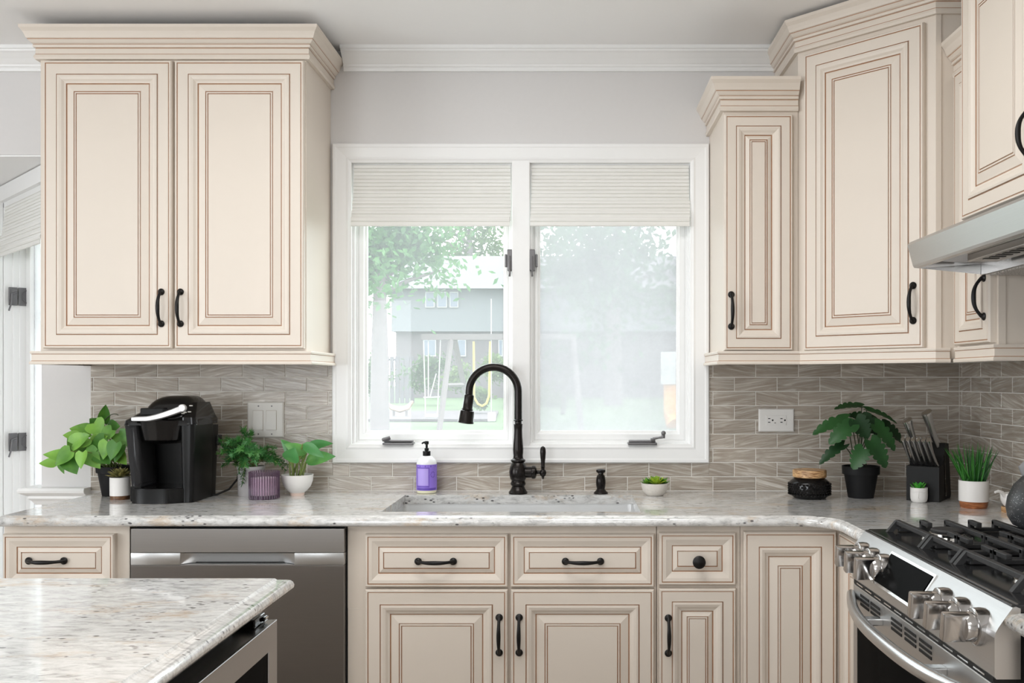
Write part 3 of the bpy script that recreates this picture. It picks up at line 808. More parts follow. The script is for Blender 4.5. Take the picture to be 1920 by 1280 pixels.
# narrow base
NB0, NB1 = SB1, xw(1388, FB)
c = thing('base_cabinet', ((NB0 + NB1) / 2, -.3, 0), 'narrow cream base cabinet with a round black knob on its drawer', 'cabinet')
base_body(c, NB0 + .001, NB1 - .001)
d = px_door(c, 1236, 1380, .7115, ZD1 + .004, DRW, 'drawer')
MB().lathe((xw(1309, DB), DB, zw(1051, DB)), [(.008, -.001), (.0075, .004), (.0065, .012), (.014, .017), (.0188, .022), (.0185, .026), (.013, .031), (.0005, .033)], 24, axis=(0, -1, 0)).build('knob', M['pull'], d)
d = px_door(c, 1236, 1380, .12, ZP1 + .002, NP); pull(d, (xw(1253, DB), DB, zw(1191, DB)), Z_, -Y_)
# corner base with a folding pair of doors
c = thing('corner_base_cabinet', (1.0, -.4, 0), 'cream corner base cabinet with folding doors left of the range', 'cabinet')
RX = .7925      # frame front of the right run
pl = [(NB1, -.012), (NB1, FB), (RX, FB), (RX, -.888), (RW - .012, -.888), (RW - .012, -.012)]
MB().prism([(x, y, .10) for x, y in pl], (0, 0, .7835)).build('body', M['cream'], c)
MB().prism([(x + (.06 if i in (2, 3) else 0), y + (.06 if i in (1, 2) else 0), 0) for i, (x, y) in enumerate(pl)], (0, 0, .10)).build('toe_kick', M['toe'], c)
BP = scaled(DP, 1.0)
px_door(c, 1395, 1569, .12, .866, BP)
door(c, (RX - .0205, DB - .004, .12), -Y_, -X_, .283, .866 - .12, BP)
# base cabinet on the near side of the range
c = thing('base_cabinet', (1.05, -1.98, 0), 'cream base cabinet at the right edge, nearer than the range', 'cabinet')
MB().box(.786, RW - .012, -2.3, -1.722, .10, .8835, bev=.001).build('body', M['cream'], c)
MB().box(.846, RW - .012, -2.3, -1.722, 0, .10).build('toe_kick', M['toe'], c)
d = door(c, (.7655, -1.738, .7057), -Y_, -X_, .54, .859 - .7057, DRW, 'drawer'); pull(d, (.7655, -2.0, .782), Y_, -X_)
d = door(c, (.7655, -1.738, .12), -Y_, -X_, .54, .6987 - .12); pull(d, (.7655, -1.775, .60), Z_, -X_)

# ------------------------------------------------------------------ countertops
def slab(name, pts, hole, ztop, prof, mats, label, cat, zb):
    """pts: outline (ccw). prof [(inset, z)] from the top edge down; rings follow the mitred outline"""
    def offs(P, d):
        n = len(P); out = []
        for i in range(n):
            a, b_, c_ = Vector(P[i - 1]), Vector(P[i]), Vector(P[(i + 1) % n])
            d0 = (b_ - a).normalized(); d1 = (c_ - b_).normalized()
            n0 = Vector((-d0.y, d0.x)); n1 = Vector((-d1.y, d1.x)); o = n0 + n1
            o = o / max(o.length_squared / 2, 1e-6); out.append(b_ + o * d)
        return out
    bm = bmesh.new(); loops = []
    for ins, z in prof:
        loops.append([bm.verts.new((p.x, p.y, z)) for p in offs(pts, ins)])
    n = len(pts)
    for j in range(len(loops) - 1):
        for i in range(n):
            k = (i + 1) % n
            f = bm.faces.new((loops[j][i], loops[j][k], loops[j + 1][k], loops[j + 1][i])); f.smooth = True
    def cap(loop, z, hl):
        ed = []
        for i in range(n):
            e = bm.edges.get((loop[i], loop[(i + 1) % n])); ed.append(e)
        if hl:
            for i in range(len(hl)): ed.append(bm.edges.get((hl[i], hl[(i + 1) % len(hl)])) or bm.edges.new((hl[i], hl[(i + 1) % len(hl)])))
        bmesh.ops.triangle_fill(bm, use_beauty=True, use_dissolve=False, edges=ed)
    h0 = h1 = None
    if hole:
        h0 = [bm.verts.new((x, y, ztop)) for x, y in hole]; h1 = [bm.verts.new((x, y, zb)) for x, y in hole]
        for i in range(len(hole)):
            k = (i + 1) % len(hole); bm.faces.new((h0[i], h1[i], h1[k], h0[k]))
    cap(loops[0], ztop, h0); cap(loops[-1], zb, h1)
    bmesh.ops.recalc_face_normals(bm, faces=bm.faces[:])
    me = bpy.data.meshes.new(name); bm.to_mesh(me); bm.free()
    for m in mats: me.materials.append(m)
    o = bpy.data.objects.new(name, me); COL.objects.link(o)
    return tag(o, label, cat)
CT, CTB = .914, .884
def ogee(zt, zb):
    h = zt - zb
    return [(.030, zt), (.0292, zt - .0008), (.0265, zt - .0036), (.0225, zt - .0055), (.017, zt - .0065), (.0105, zt - .0070), (.0055, zt - .0090), (.0020, zt - .0130), (0, zt - .0185), (.0008, zb + .006), (.004, zb + .0018), (.008, zb)]
def roundedge(zt, zb):
    return [(.0185, zt), (.017, zt - .0006), (.0155, zt - .0022), (.011, zt - .0034), (.006, zt - .0060), (.0022, zt - .0105), (0, zt - .0165), (.0008, zb + .007), (.004, zb + .002), (.008, zb)]
arc = []
R0, cx, cy = .10, .742 - .10, -.62 - .10
for i in range(9):
    a = PI / 2 - (PI / 2) * i / 8
    arc.append((cx + R0 * math.cos(a), cy + R0 * math.sin(a)))
CLX = -1.662
outline = [(CLX, -.001 + .018), (CLX, -.62)] + arc + [(.742, -.893), (RW + .01, -.893), (RW + .01, .018)]
# sink cut-out with small corner radii
HX0, HX1, HY0, HY1 = xw(759.5, -.127), xw(1185, -.127), -.127, -.525
hole = [(HX0, HY0), (HX0, HY1), (HX1, HY1), (HX1, HY0)]
ctop = slab('countertop', outline, hole, CT, roundedge(CT, CTB), [M['granite']], 'white speckled granite countertop along the back wall around the sink', 'countertop', CTB)
slab('countertop', [(.735, -1.712), (.735, -2.4), (RW + .01, -2.4), (RW + .01, -1.712)], None, CT, roundedge(CT, CTB), [M['granite']], 'small piece of granite countertop at the right edge near the range', 'countertop', CTB)
# ------------------------------------------------------------------ island
slab('island_countertop', [(-1.95, -2.75), (-.557, -2.75), (-.557, -1.423), (-1.95, -1.423)], None, CT, ogee(CT, CTB), [M['granite']], 'white speckled granite island top with an ogee edge in the foreground', 'countertop', CTB)
c = thing('kitchen_island', (-1.25, -2.1, 0), 'cream island cabinet under the foreground granite top', 'cabinet')
ib = MB().box(-1.90, -.66, -2.70, -1.462, .10, .8835).box(-.66, -.60, -2.70, -2.13, .10, .8835)
ib.build('body', M['cream'], c, fix=False)
MB().box(-1.84, -.66, -2.64, -1.52, 0, .10).build('toe_kick', M['toe'], c)
# drawer microwave in the island, facing right
MXF, MY0, MY1, MZ1 = -.578, -1.469, -2.10, .837
c = thing('drawer_microwave', (-.63, -1.78, .10), 'stainless under-counter drawer microwave at the end of the island', 'microwave')
MB().box(-.659, -.6495, MY1, MY0, .101, .882).box(-.6495, -.612, MY1, MY0, .101, .399).build('body', M['gasket'], c)
d = MB().box(-.648, MXF - .002, MY1, MY0, .40, MZ1, bev=.002).build('drawer_front', M['steel'], c)
mb = MB(); mb.rings((MXF, MY0, .40), (0, -1, 0), (0, 0, 1), (1, 0, 0), MY0 - MY1, MZ1 - .40, [(0, -.004), (0, 0), (.001, .0008), (.049, .0008), (.050, -.001)], cap=False, mis=[0, 0, 0, 0]).build('door_frame', M['midsteel'], d, fix=False)
MB().box(MXF - .0035, MXF - .001, MY1 + .0502, MY0 - .0502, .452, .786).build('door_glass', M['blackglass'], d)
MB().box(-.6105, MXF - .004, MY1, MY0, .12, .395, bev=.002).build('lower_panel', M['steel'], c)
MB().box(-.640, -.5955, MY0 - .075, MY0 - .012, MZ1 + .0002, MZ1 + .017, bev=.003).box(-.5955, -.590, MY0 - .036, MY0 - .016, MZ1 + .004, MZ1 + .013, bev=.002).build('latch', M['gloss'], c)
MB().box(-.5898, -.5885, MY0 - .033, MY0 - .018, MZ1 + .009, MZ1 + .012).build('latch_tip', M['chrome'], c)

# ------------------------------------------------------------------ dishwasher
c = thing('dishwasher', (-.966, -.3, 0), 'dark stainless dishwasher under the counter left of the sink', 'dishwasher')
D0, D1, YD = xw(245, -.602), xw(645, -.602), -.602
MB().box(D0 + .004, D1 + .003, YD + .03, -.02, .02, .878).build('body', M['gasket'], c)
MB().box(D0, D1, YD + .001, YD + .03, zw(1036, YD), zw(991, YD), bev=.0012).build('control_panel', M['midsteel'], c)
zb1, zb0 = zw(1036.5, YD), zw(1059, YD)
hx0, hx1 = xw(338, YD), xw(552, YD)
hb = MB().box(D0, hx0, YD, YD + .03, zb0, zb1, bev=.001).box(hx1, D1, YD, YD + .03, zb0, zb1, bev=.001)
# pocket: curved scoop between the two flat ends
n = 18; pv = []; pf = []
for i in range(n + 1):
    t = i / n; x = hx0 + (hx1 - hx0) * t
    e = min(1, min(t, 1 - t) / .11); e = e * e * (3 - 2 * e)
    dz = (zb1 - zb0)
    zl = zb0 + .002 + dz * (.34 * e)          # upper edge of the opening
    pv += [(x, YD, zb1), (x, YD + .002 * e, zb1 - .002), (x, YD + .016 * e, zb0 + .003 + dz * .40 * e), (x, YD + .026 * e, zb0 + .003)]
for i in range(n):
    for j in range(3): pf.append((i * 4 + j, i * 4 + 4 + j, i * 4 + 5 + j, i * 4 + 1 + j))
hb.add(pv, pf, 0, True)
hb.build('handle_strip', M['steelv'], c, fix=False)
MB().box(hx0 + .012, hx1 - .012, YD + .0245, YD + .028, zb0 + .0005, zb0 + .012).build('pocket', M['gasket'], c)
MB().box(hx0, hx1, YD, YD + .03, zb0, zb0 + .0018).build('pocket_lip', M['steelv'], c)
MB().box(D0, D1, YD, YD + .03, .11, zb0 - .0008, bev=.001).build('door', M['darksteel'], c)
MB().box(D0, D1, YD + .06, YD + .07, .0, .11).build('kick_plate', M['gasket'], c)

# ------------------------------------------------------------------ sink
c = thing('sink', ((HX0 + HX1) / 2, -.33, .66), 'undermount stainless steel sink basin below the faucet', 'sink')
def rr(x0, x1, y0, y1, r, z, n=5):
    out = []
    for cx_, cy_, a0 in ((x1 - r, y1 - r, 0), (x0 + r, y1 - r, PI / 2), (x0 + r, y0 + r, PI), (x1 - r, y0 + r, 1.5 * PI)):
        for i in range(n + 1):
            a = a0 + PI / 2 * i / n; out.append((cx_ + r * math.cos(a), cy_ + r * math.sin(a), z))
    return out
e = .004
lv = [rr(HX0 - .03, HX1 + .03, HY1 - .03, HY0 + .012, .03, CTB - .0006), rr(HX0 - e, HX1 + e, HY1 - e, HY0 + e, .02, CTB - .0006), rr(HX0 - e, HX1 + e, HY1 - e, HY0 + e, .02, CTB - .006), rr(HX0, HX1, HY1, HY0, .025, .70), rr(HX0 + .03, HX1 - .03, HY1 + .03, HY0 - .03, .03, .675), rr(-.06, .06, -.39, -.27, .058, .668)]
v = [p for l in lv for p in l]; n = len(lv[0]); f = []
for j in range(len(lv) - 1):
    for i in range(n): k = (i + 1) % n; f.append((j * n + i, j * n + k, (j + 1) * n + k, (j + 1) * n + i))
f.append([(len(lv) - 1) * n + i for i in range(n)])
MB().add(v, f, 0, True).build('basin', M['basin'], c, fix=False)
MB().lathe((0, -.33, .668), [(.045, .001), (.044, .003), (.03, .002), (.0005, .001)], 24).build('drain', M['chrome'], c)
# ------------------------------------------------------------------ range hood
HYF, HYN = -.888, -1.69
c = thing('range_hood', (1.1, -1.28, 1.575), 'stainless under-cabinet range hood above the gas range', 'range hood')
sec = [(RW - .012, 1.697), (1.0015, 1.697), (.900, 1.668), (.8715, 1.660), (.8665, 1.652), (.8805, 1.600), (.8840, 1.5945), (.897, 1.5935), (.897, 1.5965)]
v = []; f = []
ys = [HYF, HYN]
for y in ys: v += [(x, y, z) for x, z in sec]
n = len(sec)
for j in range(n - 1): f.append((j, j + 1, n + j + 1, n + j))
shell = MB().add(v, f)
for y in ys:   # end plates
    pts = [(x, y, z) for x, z in sec[:-1]] + [(RW - .012, y, 1.576)]
    shell.add(pts, [list(range(len(pts)))])
shell.build('canopy', M['steelv'], c, fix=False)
us = MB()   # polished underside tray, rising behind the lip and dropping to the wall
us.add([(.897, HYF + .0, 1.5965), (.897, HYN, 1.5965), (.935, HYN, 1.612), (.935, HYF, 1.612)], [(0, 1, 2, 3)])
us.add([(.935, HYF, 1.612), (.935, HYN, 1.612), (1.062, HYN, 1.606), (1.062, HYF, 1.606)], [(0, 1, 2, 3)])
us.add([(.897, HYF, 1.5935), (1.062, HYF, 1.5775), (1.062, HYF - .002, 1.606), (.935, HYF - .002, 1.612)], [(0, 1, 2, 3)])
us.build('underside', M['underpolish'], c, fix=False)
MB().box(1.058, RW - .013, HYN + .002, HYF - .002, 1.576, 1.580).box(1.056, 1.062, HYN + .002, HYF - .002, 1.576, 1.606).build('filter_frame', M['steel'], c)
fm, fnt, fb = new_mat('mesh_filter')
_tc = N(fnt, 'ShaderNodeTexCoord'); _vo = N(fnt, 'ShaderNodeTexVoronoi', Scale=260.0); fnt.links.new(_tc.outputs['Object'], _vo.inputs['Vector'])
_r = ramp(fnt, [(0.30, (0.10, 0.10, 0.10)), (0.42, (0.52, 0.51, 0.50))]); fnt.links.new(_vo.outputs['Distance'], _r.inputs['Fac']); fnt.links.new(_r.outputs['Color'], fb.inputs['Base Color'])
fb.inputs['Metallic'].default_value = 0.8; fb.inputs['Roughness'].default_value = 0.35
MB().box(1.072, RW - .03, HYN + .02, HYF - .016, 1.5735, 1.5762).build('mesh_filter', fm, c)
cp = MB().box(.965, 1.040, -1.36, -1.02, 1.594, 1.611, bev=.002).build('control_box', M['midsteel'], c)
for i in range(6): MB().box(.978, 1.012, -1.09 - i * .034, -1.075 - i * .034, 1.5925, 1.5945).build('switch', M['black'], cp)
MB().lathe((1.0, -1.5, 1.606), [(.035, 0), (.034, -.004), (.0005, -.006)], 20).build('lamp_lens', M['ceramic'], c)

# ------------------------------------------------------------------ range
RY0, RY1 = -.897, -1.708
c = thing('gas_range', (1.05, -1.3, 0), 'stainless slide-in gas range with black cast-iron grates', 'range')
MB().box(.745, RW - .014, RY1 + .012, RY0 - .004, .02, .905).build('body', M['gasket'], c)
# control panel: sloping top, scooped into a vertical face
psec = [(.765, .9165), (.757, .9195), (.7515, .9180), (.7440, .9080), (.7340, .8940), (.7270, .8840), (.7225, .8760), (.7205, .8660), (.7205, .8000), (.7235, .7960), (.765, .7960)]
mb = MB(); n = len(psec)
mb.add([(x, RY0 - .004, z) for x, z in psec] + [(x, RY1, z) for x, z in psec], [(j, j + 1, n + j + 1, n + j) for j in range(n - 1)], 0, False)
for y in (RY0 - .004, RY1): mb.add([(x, y, z) for x, z in psec], [list(range(n))])
panel = mb.build('control_panel', M['steelv'], c)
MB().box(.752, .775, RY1 + .004, RY0 - .006, .914, .9215, bev=.002).build('front_trim', M['enamel'], c)
# tilted touch display
dt = Vector((.746 - .004, 0, .9095)); db = Vector((.695, 0, .8375)); dn = Vector((-.816, 0, .578))
ya, yb = -1.134, -1.400
def dpt(t, y, o): q = dt + (db - dt) * t + dn * o; return (q.x, y, q.z)
mb = MB(); mb.prism([dpt(0, ya, 0), dpt(0, yb, 0), dpt(1, yb, 0), dpt(1, ya, 0)], -dn * .012)
mb.prism([dpt(1, ya - .004, -.012), dpt(1, yb + .004, -.012), (.730, yb + .004, .812), (.730, ya - .004, .812)], (.01, 0, .02))
disp = mb.build('display_frame', M['chrome'], panel)
MB().prism([dpt(.07, ya - .009, .0004), dpt(.07, yb + .009, .0004), dpt(.93, yb + .009, .0004), dpt(.93, ya - .009, .0004)], dn * .0012).build('display_glass', M['blackglass'], panel)
kproto = None
for dist in (2.327, 2.250, 2.172, 1.82, 1.74, 1.66):
    y = dist - CAM_D; zc = .868
    k = MB().lathe((.735, y, zc), [(.033, 0), (.034, .010), (.033, .022), (.030, .024)], 32, axis=(-1, 0, 0)).build('knob_bezel', M['knobsteel'], panel)
    kb = MB().lathe((.735, y, zc), [(.0265, .020), (.0265, .034), (.0225, .040), (.0005, .041)], 28, axis=(-1, 0, 0))
    Mk = Matrix.Translation((.735, y, zc)) @ Matrix.Rotation(.18, 4, 'X')
    kb.box(-.078, -.030, -.0105, .0105, -.026, .026, bev=.004, M=Mk)
    kb.build('knob', M['knobsteel'], k)
# cooktop
MB().box(.760, RW - .013, RY1 + .002, RY0 - .002, .906, .9235, bev=.004).build('cooktop', M['enamel'], c)
for (bx, by, br) in ((.90, -1.06, .042), (1.19, -1.06, .036), (1.045, -1.30, .050), (.90, -1.54, .046), (1.19, -1.54, .036)):
    b_ = MB().lathe((bx, by, .9235), [(br + .018, 0), (br + .016, .006), (br, .009), (br, .016), (br - .004, .018), (.0005, .018)], 28).build('burner', M['chrome'], c)
    MB().lathe((bx, by, .9415), [(br - .006, 0), (br - .004, .004), (br - .008, .008), (.0005, .009)], 28).build('burner_cap', M['iron'], b_)
GZ = .9535
for gi, (g0, g1) in enumerate(((-.942, -1.170), (-1.177, -1.352), (-1.359, -1.590 - .03))):
    mb = MB(); gx0, gx1 = .8215, 1.335; w = .0065
    def bar(x0, y0, x1, y1, h=.012, top=GZ):
        d_ = Vector((x1 - x0, y1 - y0, 0)); L_ = d_.length; a_ = math.atan2(d_.y, d_.x)
        mb.box(0, L_, -w, w, top - h, top, bev=.002, M=Matrix.Translation((x0, y0, 0)) @ Matrix.Rotation(a_, 4, 'Z'))
    low = GZ - .019
    bar(gx0, g0 - w, gx1, g0 - w, .010, low); bar(gx0, g1 + w, gx1, g1 + w, .010, low)      # low end rails
    ym = (g0 + g1) / 2
    bar(gx0, ym, gx1, ym, .010, low) if gi == 1 else None
    for x in (gx0, .945, 1.065, 1.195, gx1):                                                # full pan bars
        bar(x, g0 - .001, x, g1 + .001)
        for y in (g0 - w, g1 + w): mb.box(x - w, x + w, y - w, y + w, low - .004, GZ - .001, bev=.002)
    for x in (.883, 1.005, 1.130, 1.265):                                                   # short fingers
        for y, sg in ((g0, -1), (g1, 1)):
            bar(x, y, x, y + sg * .055); mb.box(x - w, x + w, y + sg * w - w, y + sg * w + w, low - .004, GZ - .001, bev=.002)
    for (x, dx) in ((gx0, -.022), (gx1, .014)):                                             # sloped feet
        for y in (g0 - w, g1 + w):
            mb.prism([(x - .007, y - w, GZ - .002), (x + .007, y - w, GZ - .002), (x + dx + .008, y - w, .9238), (x + dx - .008, y - w, .9238)], (0, 2 * w, 0))
    mb.build('grate', M['iron'], c)
# vent strip, oven door, handle
MB().box(.7225, .75, RY1 + .01, RY0 - .01, .786, .7962).build('vent_strip', M['gasket'], c)
for i in range(11):
    y = -.935 - i * .0685
    MB().box(.7215, .724, y - .046, y, .7895, .7925).build('vent_slot', M['chrome'], c)
od = MB().box(.722, .748, RY1 + .008, RY0 - .006, .22, .785, bev=.003).build('oven_door', M['steelv'], c)
MB().box(.7205, .7222, RY1 + .045, RY0 - .045, .26, .700).build('door_glass', M['blackglass'], od)
for s0 in (-.965, -1.045, -1.19, -1.275, -1.36):
    for r in range(3):
        MB().box(.7206, .7222, s0 - .066, s0, .7655 - r * .011, .7715 - r * .011).build('vent_louvre', M['gasket'], od)
hp = []; hr = []
for i in range(25):
    t = -1 + 2 * i / 24
    hp.append((.716 - .0505 * (1 - abs(t) ** 2.4), -1.302 + .395 * -t, .757 - .014 * (1 - abs(t) ** 4))); hr.append(.0115 + .0025 * (1 - t * t))
h = MB().tube(hp, hr, 14, flat=1.15).build('oven_handle', M['steel'], od)
for y in (-1.12, -1.49):
    MB().box(.676, .724, y - .014, y + .014, .735, .752, bev=.003).build('handle_post', M['steel'], h)
MB().box(.724, .748, RY1 + .008, RY0 - .006, .06, .212, bev=.003).build('storage_drawer', M['steelv'], c)

# ------------------------------------------------------------------ faucet and sink fittings
kf = kk(-.083); FX, FY = xw(971.5, -.083), -.083
def fz(py): return zw(py, -.083)
c = thing('kitchen_faucet', (FX, FY, CT), 'black gooseneck kitchen faucet behind the sink', 'faucet')
def lat(mb, cx_, cy_, rows, n=28):
    return mb.lathe((cx_, cy_, 0), [(r * kf, max(fz(y), CT)) for y, r in rows], n)
lat(MB(), FX, FY, [(925.5, 17.5), (922, 17.8), (920, 16), (916, 13.5), (911, 11.5), (908.5, 14), (905.5, 14.5), (903, 13), (900.5, 12.5), (897.5, 14.5), (892, 16.2), (884, 16.8), (876, 15.6), (869, 12.8), (866, 11)]).build('base', M['bronze'], c)
lat(MB(), FX, FY, [(867, 10), (865.5, 12.5), (863.5, 14), (861.5, 13.5), (860, 10.5), (858, 9.5), (854, 9.0), (848, 9.6), (842, 9.9), (834, 9.4), (820, 8.2), (806, 7.7), (796, 8.2), (795, 8.6), (794, 7), (792, 6.6), (790, 6.6), (788.5, 8.6), (787, 8.6), (786, 7.4)]).build('column', M['bronze'], c)
pts = [(FX, FY, fz(788)), (FX, FY, fz(760))]
ccx, ccz, Rr = xw(925.5, FY), fz(734), 46 * kf
for i in range(21):
    a = PI * i / 20; pts.append((ccx + Rr * math.cos(a), FY, ccz + Rr * math.sin(a)))
pts.append((xw(879.3, FY), FY, fz(741)))
MB().tube(pts, 7.4 * kf, 18, up=(0, 1, 0)).build('gooseneck', M['bronze'], c)
hd = Vector((xw(873, FY), FY, fz(793))) - Vector((xw(880, FY), FY, fz(739)))
hl = hd.length
MB().lathe((xw(880, FY), FY, fz(739)), [(7.5 * kf, 0), (9.2 * kf, 1.5 * kf), (9.6 * kf, 2.5 * kf), (9.3 * kf, 12 * kf), (9.8 * kf, 26 * kf), (10.5 * kf, 27 * kf), (11.2 * kf, 28 * kf), (10.8 * kf, 29.5 * kf), (13.2 * kf, 31 * kf), (13.6 * kf, 33 * kf), (14.6 * kf, 50 * kf), (15.2 * kf, 51 * kf), (15.2 * kf, 54 * kf), (13 * kf, 55 * kf), (11 * kf, 54 * kf)], 28, axis=hd).build('spray_head', M['bronze'], c)
vy = fz(885)
MB().lathe((FX + 13 * kf, FY, vy), [(10.5 * kf, 0), (10.5 * kf, 12 * kf), (12 * kf, 13 * kf), (12.5 * kf, 16 * kf), (12 * kf, 19 * kf), (10 * kf, 20.5 * kf), (7 * kf, 21.5 * kf), (3.5 * kf, 22.5 * kf), (3.2 * kf, 30 * kf), (3 * kf, 34 * kf)], 24, axis=(1, 0, 0)).build('valve', M['bronze'], c)
lx = xw(1018, FY)
lat(MB(), lx, FY, [(898, .5), (896, 2.6), (894, 2.2), (892, 4.0), (890, 5.6), (886, 6.4), (882, 5.6), (879.5, 3.2), (876.5, 3.4), (875, 4.8), (873.5, 3.6), (866, 3.8), (857, 4.9), (848, 5.6), (842, 5.3), (838, 3.8), (836, .5)], 18).build('lever', M['bronze'], c)
c = thing('soap_dispenser', (xw(1126.5, FY), FY, CT), 'short black soap dispenser on the counter right of the faucet', 'soap dispenser')
sx = xw(1126.5, FY)
lat(MB(), sx, FY, [(925.5, 13.2), (924, 13.4), (922.5, 12.6), (919, 9.2), (916, 7.4), (912, 8.4), (906, 9.2), (900, 9.0), (894, 8.0), (890, 6.4)], 24).build('base', M['bronze'], c)
lat(MB(), sx, FY, [(890, 5.2), (887, 5.0), (885.5, 7.8), (883, 9.0), (880.5, 8.6), (879, 6.4), (878.6, .5)], 24).build('pump_head', M['bronze'], c)
MB().tube([(sx, FY - .008, fz(885)), (sx - .006, FY - .034, fz(888)), (sx - .008, FY - .042, fz(894))], [.0045, .004, .0035], 10).build('spout', M['bronze'], c)

# soap bottle
ks = kk(-.062); bx = xw(800, -.062)
c = thing('soap_bottle', (bx, -.062, CT), 'purple-labelled soap bottle with a black pump left of the faucet', 'bottle')
def sz(py): return zw(py, -.062)
body = [(.5, 923.0), (17, 923.0), (18.7, 921), (19, 918)]
MB().lathe((bx, -.062, 0), [(r * ks, max(sz(y), CT)) for r, y in [(.5, 923.2), (17, 923.2), (18.6, 921), (18.9, 917)]], 32).build('soap', M['soapliquid'], c)
MB().lathe((bx, -.062, 0), [(18.9 * ks, sz(917)), (18.9 * ks, sz(870)), (18.6 * ks, sz(866)), (16.5 * ks, sz(861)), (12 * ks, sz(856.5)), (8 * ks, sz(854))], 32).build('bottle_body', M['soapclear'], c)
lb = MB().lathe((bx, -.062, 0), [(19.15 * ks, sz(917.5)), (19.15 * ks, sz(869.5))], 40, cap=False).build('label', M['label'], c)
def curved(mb, a0, a1, y0, y1, r, mi=0, n=8):
    v = []
    for i in range(n + 1):
        a = a0 + (a1 - a0) * i / n
        for z in (sz(y0), sz(y1)): v.append((bx + r * math.sin(a), -.062 - r * math.cos(a), z))
    mb.add(v, [(2 * i, 2 * i + 2, 2 * i + 3, 2 * i + 1) for i in range(n)], mi, True)
mb = MB(); R1 = 19.3 * ks
curved(mb, -.88, .30, 908, 877, R1)
mb.build('label_panel', M['labellight'], lb, fix=False)
mb = MB(); R1 = 19.4 * ks
for y0, y1 in ((911, 909.5), (876, 874.8), (917, 912.8)): curved(mb, -.95, .40 if y0 < 917 else 1.2, y0, y1, R1)
curved(mb, -.97, -.93, 912, 875, R1, n=1); curved(mb, .36, .40, 912, 875, R1, n=1)
for i in range(9): curved(mb, -1.1 + i * .27, -1.02 + i * .27, 874 - 2.5 * (i % 2), 871, R1, n=1)
for i in range(10):
    a = i / 10 * 2 * PI
    curved(mb, .78 + .22 * math.cos(a) - .035, .78 + .22 * math.cos(a) + .035, 888 + 5 * math.sin(a) + .9, 888 + 5 * math.sin(a) - .9, R1, n=1)
mb.build('label_print', M['labeldark'], lb, fix=False)
pm = MB().lathe((bx, -.062, 0), [(r * ks, sz(y)) for r, y in [(7.2, 854.5), (7.3, 845.5), (6, 845), (4, 844), (4.2, 840), (2.2, 839), (2.2, 833), (4.0, 832.5), (4.0, 827.5), (3, 826.5), (.4, 826.3)]], 20)
pm.tube([(bx, -.062, sz(829)), (bx - 5 * ks, -.066, sz(829)), (bx - 8.5 * ks, -.07, sz(831))], [.0042, .0036, .0026], 8)
pm.build('pump', M['black'], c)

# ------------------------------------------------------------------ wall plates
def plate_box(name, p0, p1, y0, y1, label, cat):
    Y = -.0085
    a, b, z1, z0 = xw(p0, Y), xw(p1, Y), zw(y0, Y), zw(y1, Y)
    return thing(name, ((a + b) / 2, Y, (z0 + z1) / 2), label, cat), a, b, z0, z1
c, a, b, z0, z1 = plate_box('light_switch', 464.5, 533, 753, 820, 'double rocker light switch on the backsplash above the leafy pots', 'light switch')
MB().rings((a, -.0085, z0), X_, Z_, -Y_, b - a, z1 - z0, [(0, 0), (0, .003), (.003, .0065), (.005, .007)]).build('plate', M['plate'], c)
for px in (484.5, 509.5):
    x = xw(px, -.012); zc = zw(787.5, -.012); hw, hh = 9.2 * kk(-.012), 18 * kk(-.012)
    MB().box(x - hw - .001, x + hw + .001, -.0160, -.0150, zc - hh - .001, zc + hh + .001).build('rocker_gap', M['inner'], c)
    MB().prism([(x - hw, -.0158, zc - hh), (x - hw, -.0195, zc - hh), (x - hw, -.0168, zc + hh), (x - hw, -.0158, zc + hh)], (2 * hw, 0, 0)).build('rocker', M['plate'], c)
    for py in (761, 813.5): MB().lathe((xw(px, -.015), -.0153, zw(py, -.015)), [(.0028, 0), (.0024, .0012), (.0003, .0014)], 10, axis=(0, -1, 0)).build('screw', M['hardware'], c)
c, a, b, z0, z1 = plate_box('wall_outlet', 1422, 1488.5, 766, 809, 'white horizontal double outlet on the backsplash left of the black jar', 'outlet')
MB().rings((a, -.0085, z0), X_, Z_, -Y_, b - a, z1 - z0, [(0, 0), (0, .003), (.003, .0065), (.005, .007)]).build('plate', M['outlet'], c)
ko = kk(-.016)
def oz(py): return zw(py, -.016)
def ox(px): return xw(px, -.016)
MB().box(ox(1436), ox(1474.5), -.0170, -.0150, oz(797), oz(778.5), bev=.0008).build('receptacle', M['outlet'], c)
sl = MB()
for cx_ in (1442, 1465):
    for py in (784.5, 791.3): sl.box(ox(cx_ - 2), ox(cx_ + 2.2), -.0176, -.0168, oz(py + .7), oz(py - .7))
    sl.lathe((ox(cx_ + 6.6), -.0168, oz(787.6)), [(.0032, 0), (.003, .0008)], 12, axis=(0, -1, 0))
sl.box(ox(1452), ox(1454.5), -.0176, -.0168, oz(793.2), oz(792)).build('slots', M['gasket'], c)
for px in (1430.5, 1481.5): MB().lathe((ox(px), -.0153, oz(787.6)), [(.0024, 0), (.002, .001), (.0003, .0012)], 10, axis=(0, -1, 0)).build('screw', M['outlet'], c)
c, a, b, z0, z1 = plate_box('wall_outlet', 352, 394.5, 758, 822, 'white outlet mostly hidden behind the coffee maker', 'outlet')
MB().rings((a, -.0085, z0), X_, Z_, -Y_, b - a, z1 - z0, [(0, 0), (0, .003), (.003, .0065), (.005, .007)]).build('plate', M['outlet'], c)
MB().box(a + .028, b - .028, -.019, -.0155, z0 + .02, z1 - .02, bev=.001).build('receptacle', M['outlet'], c)

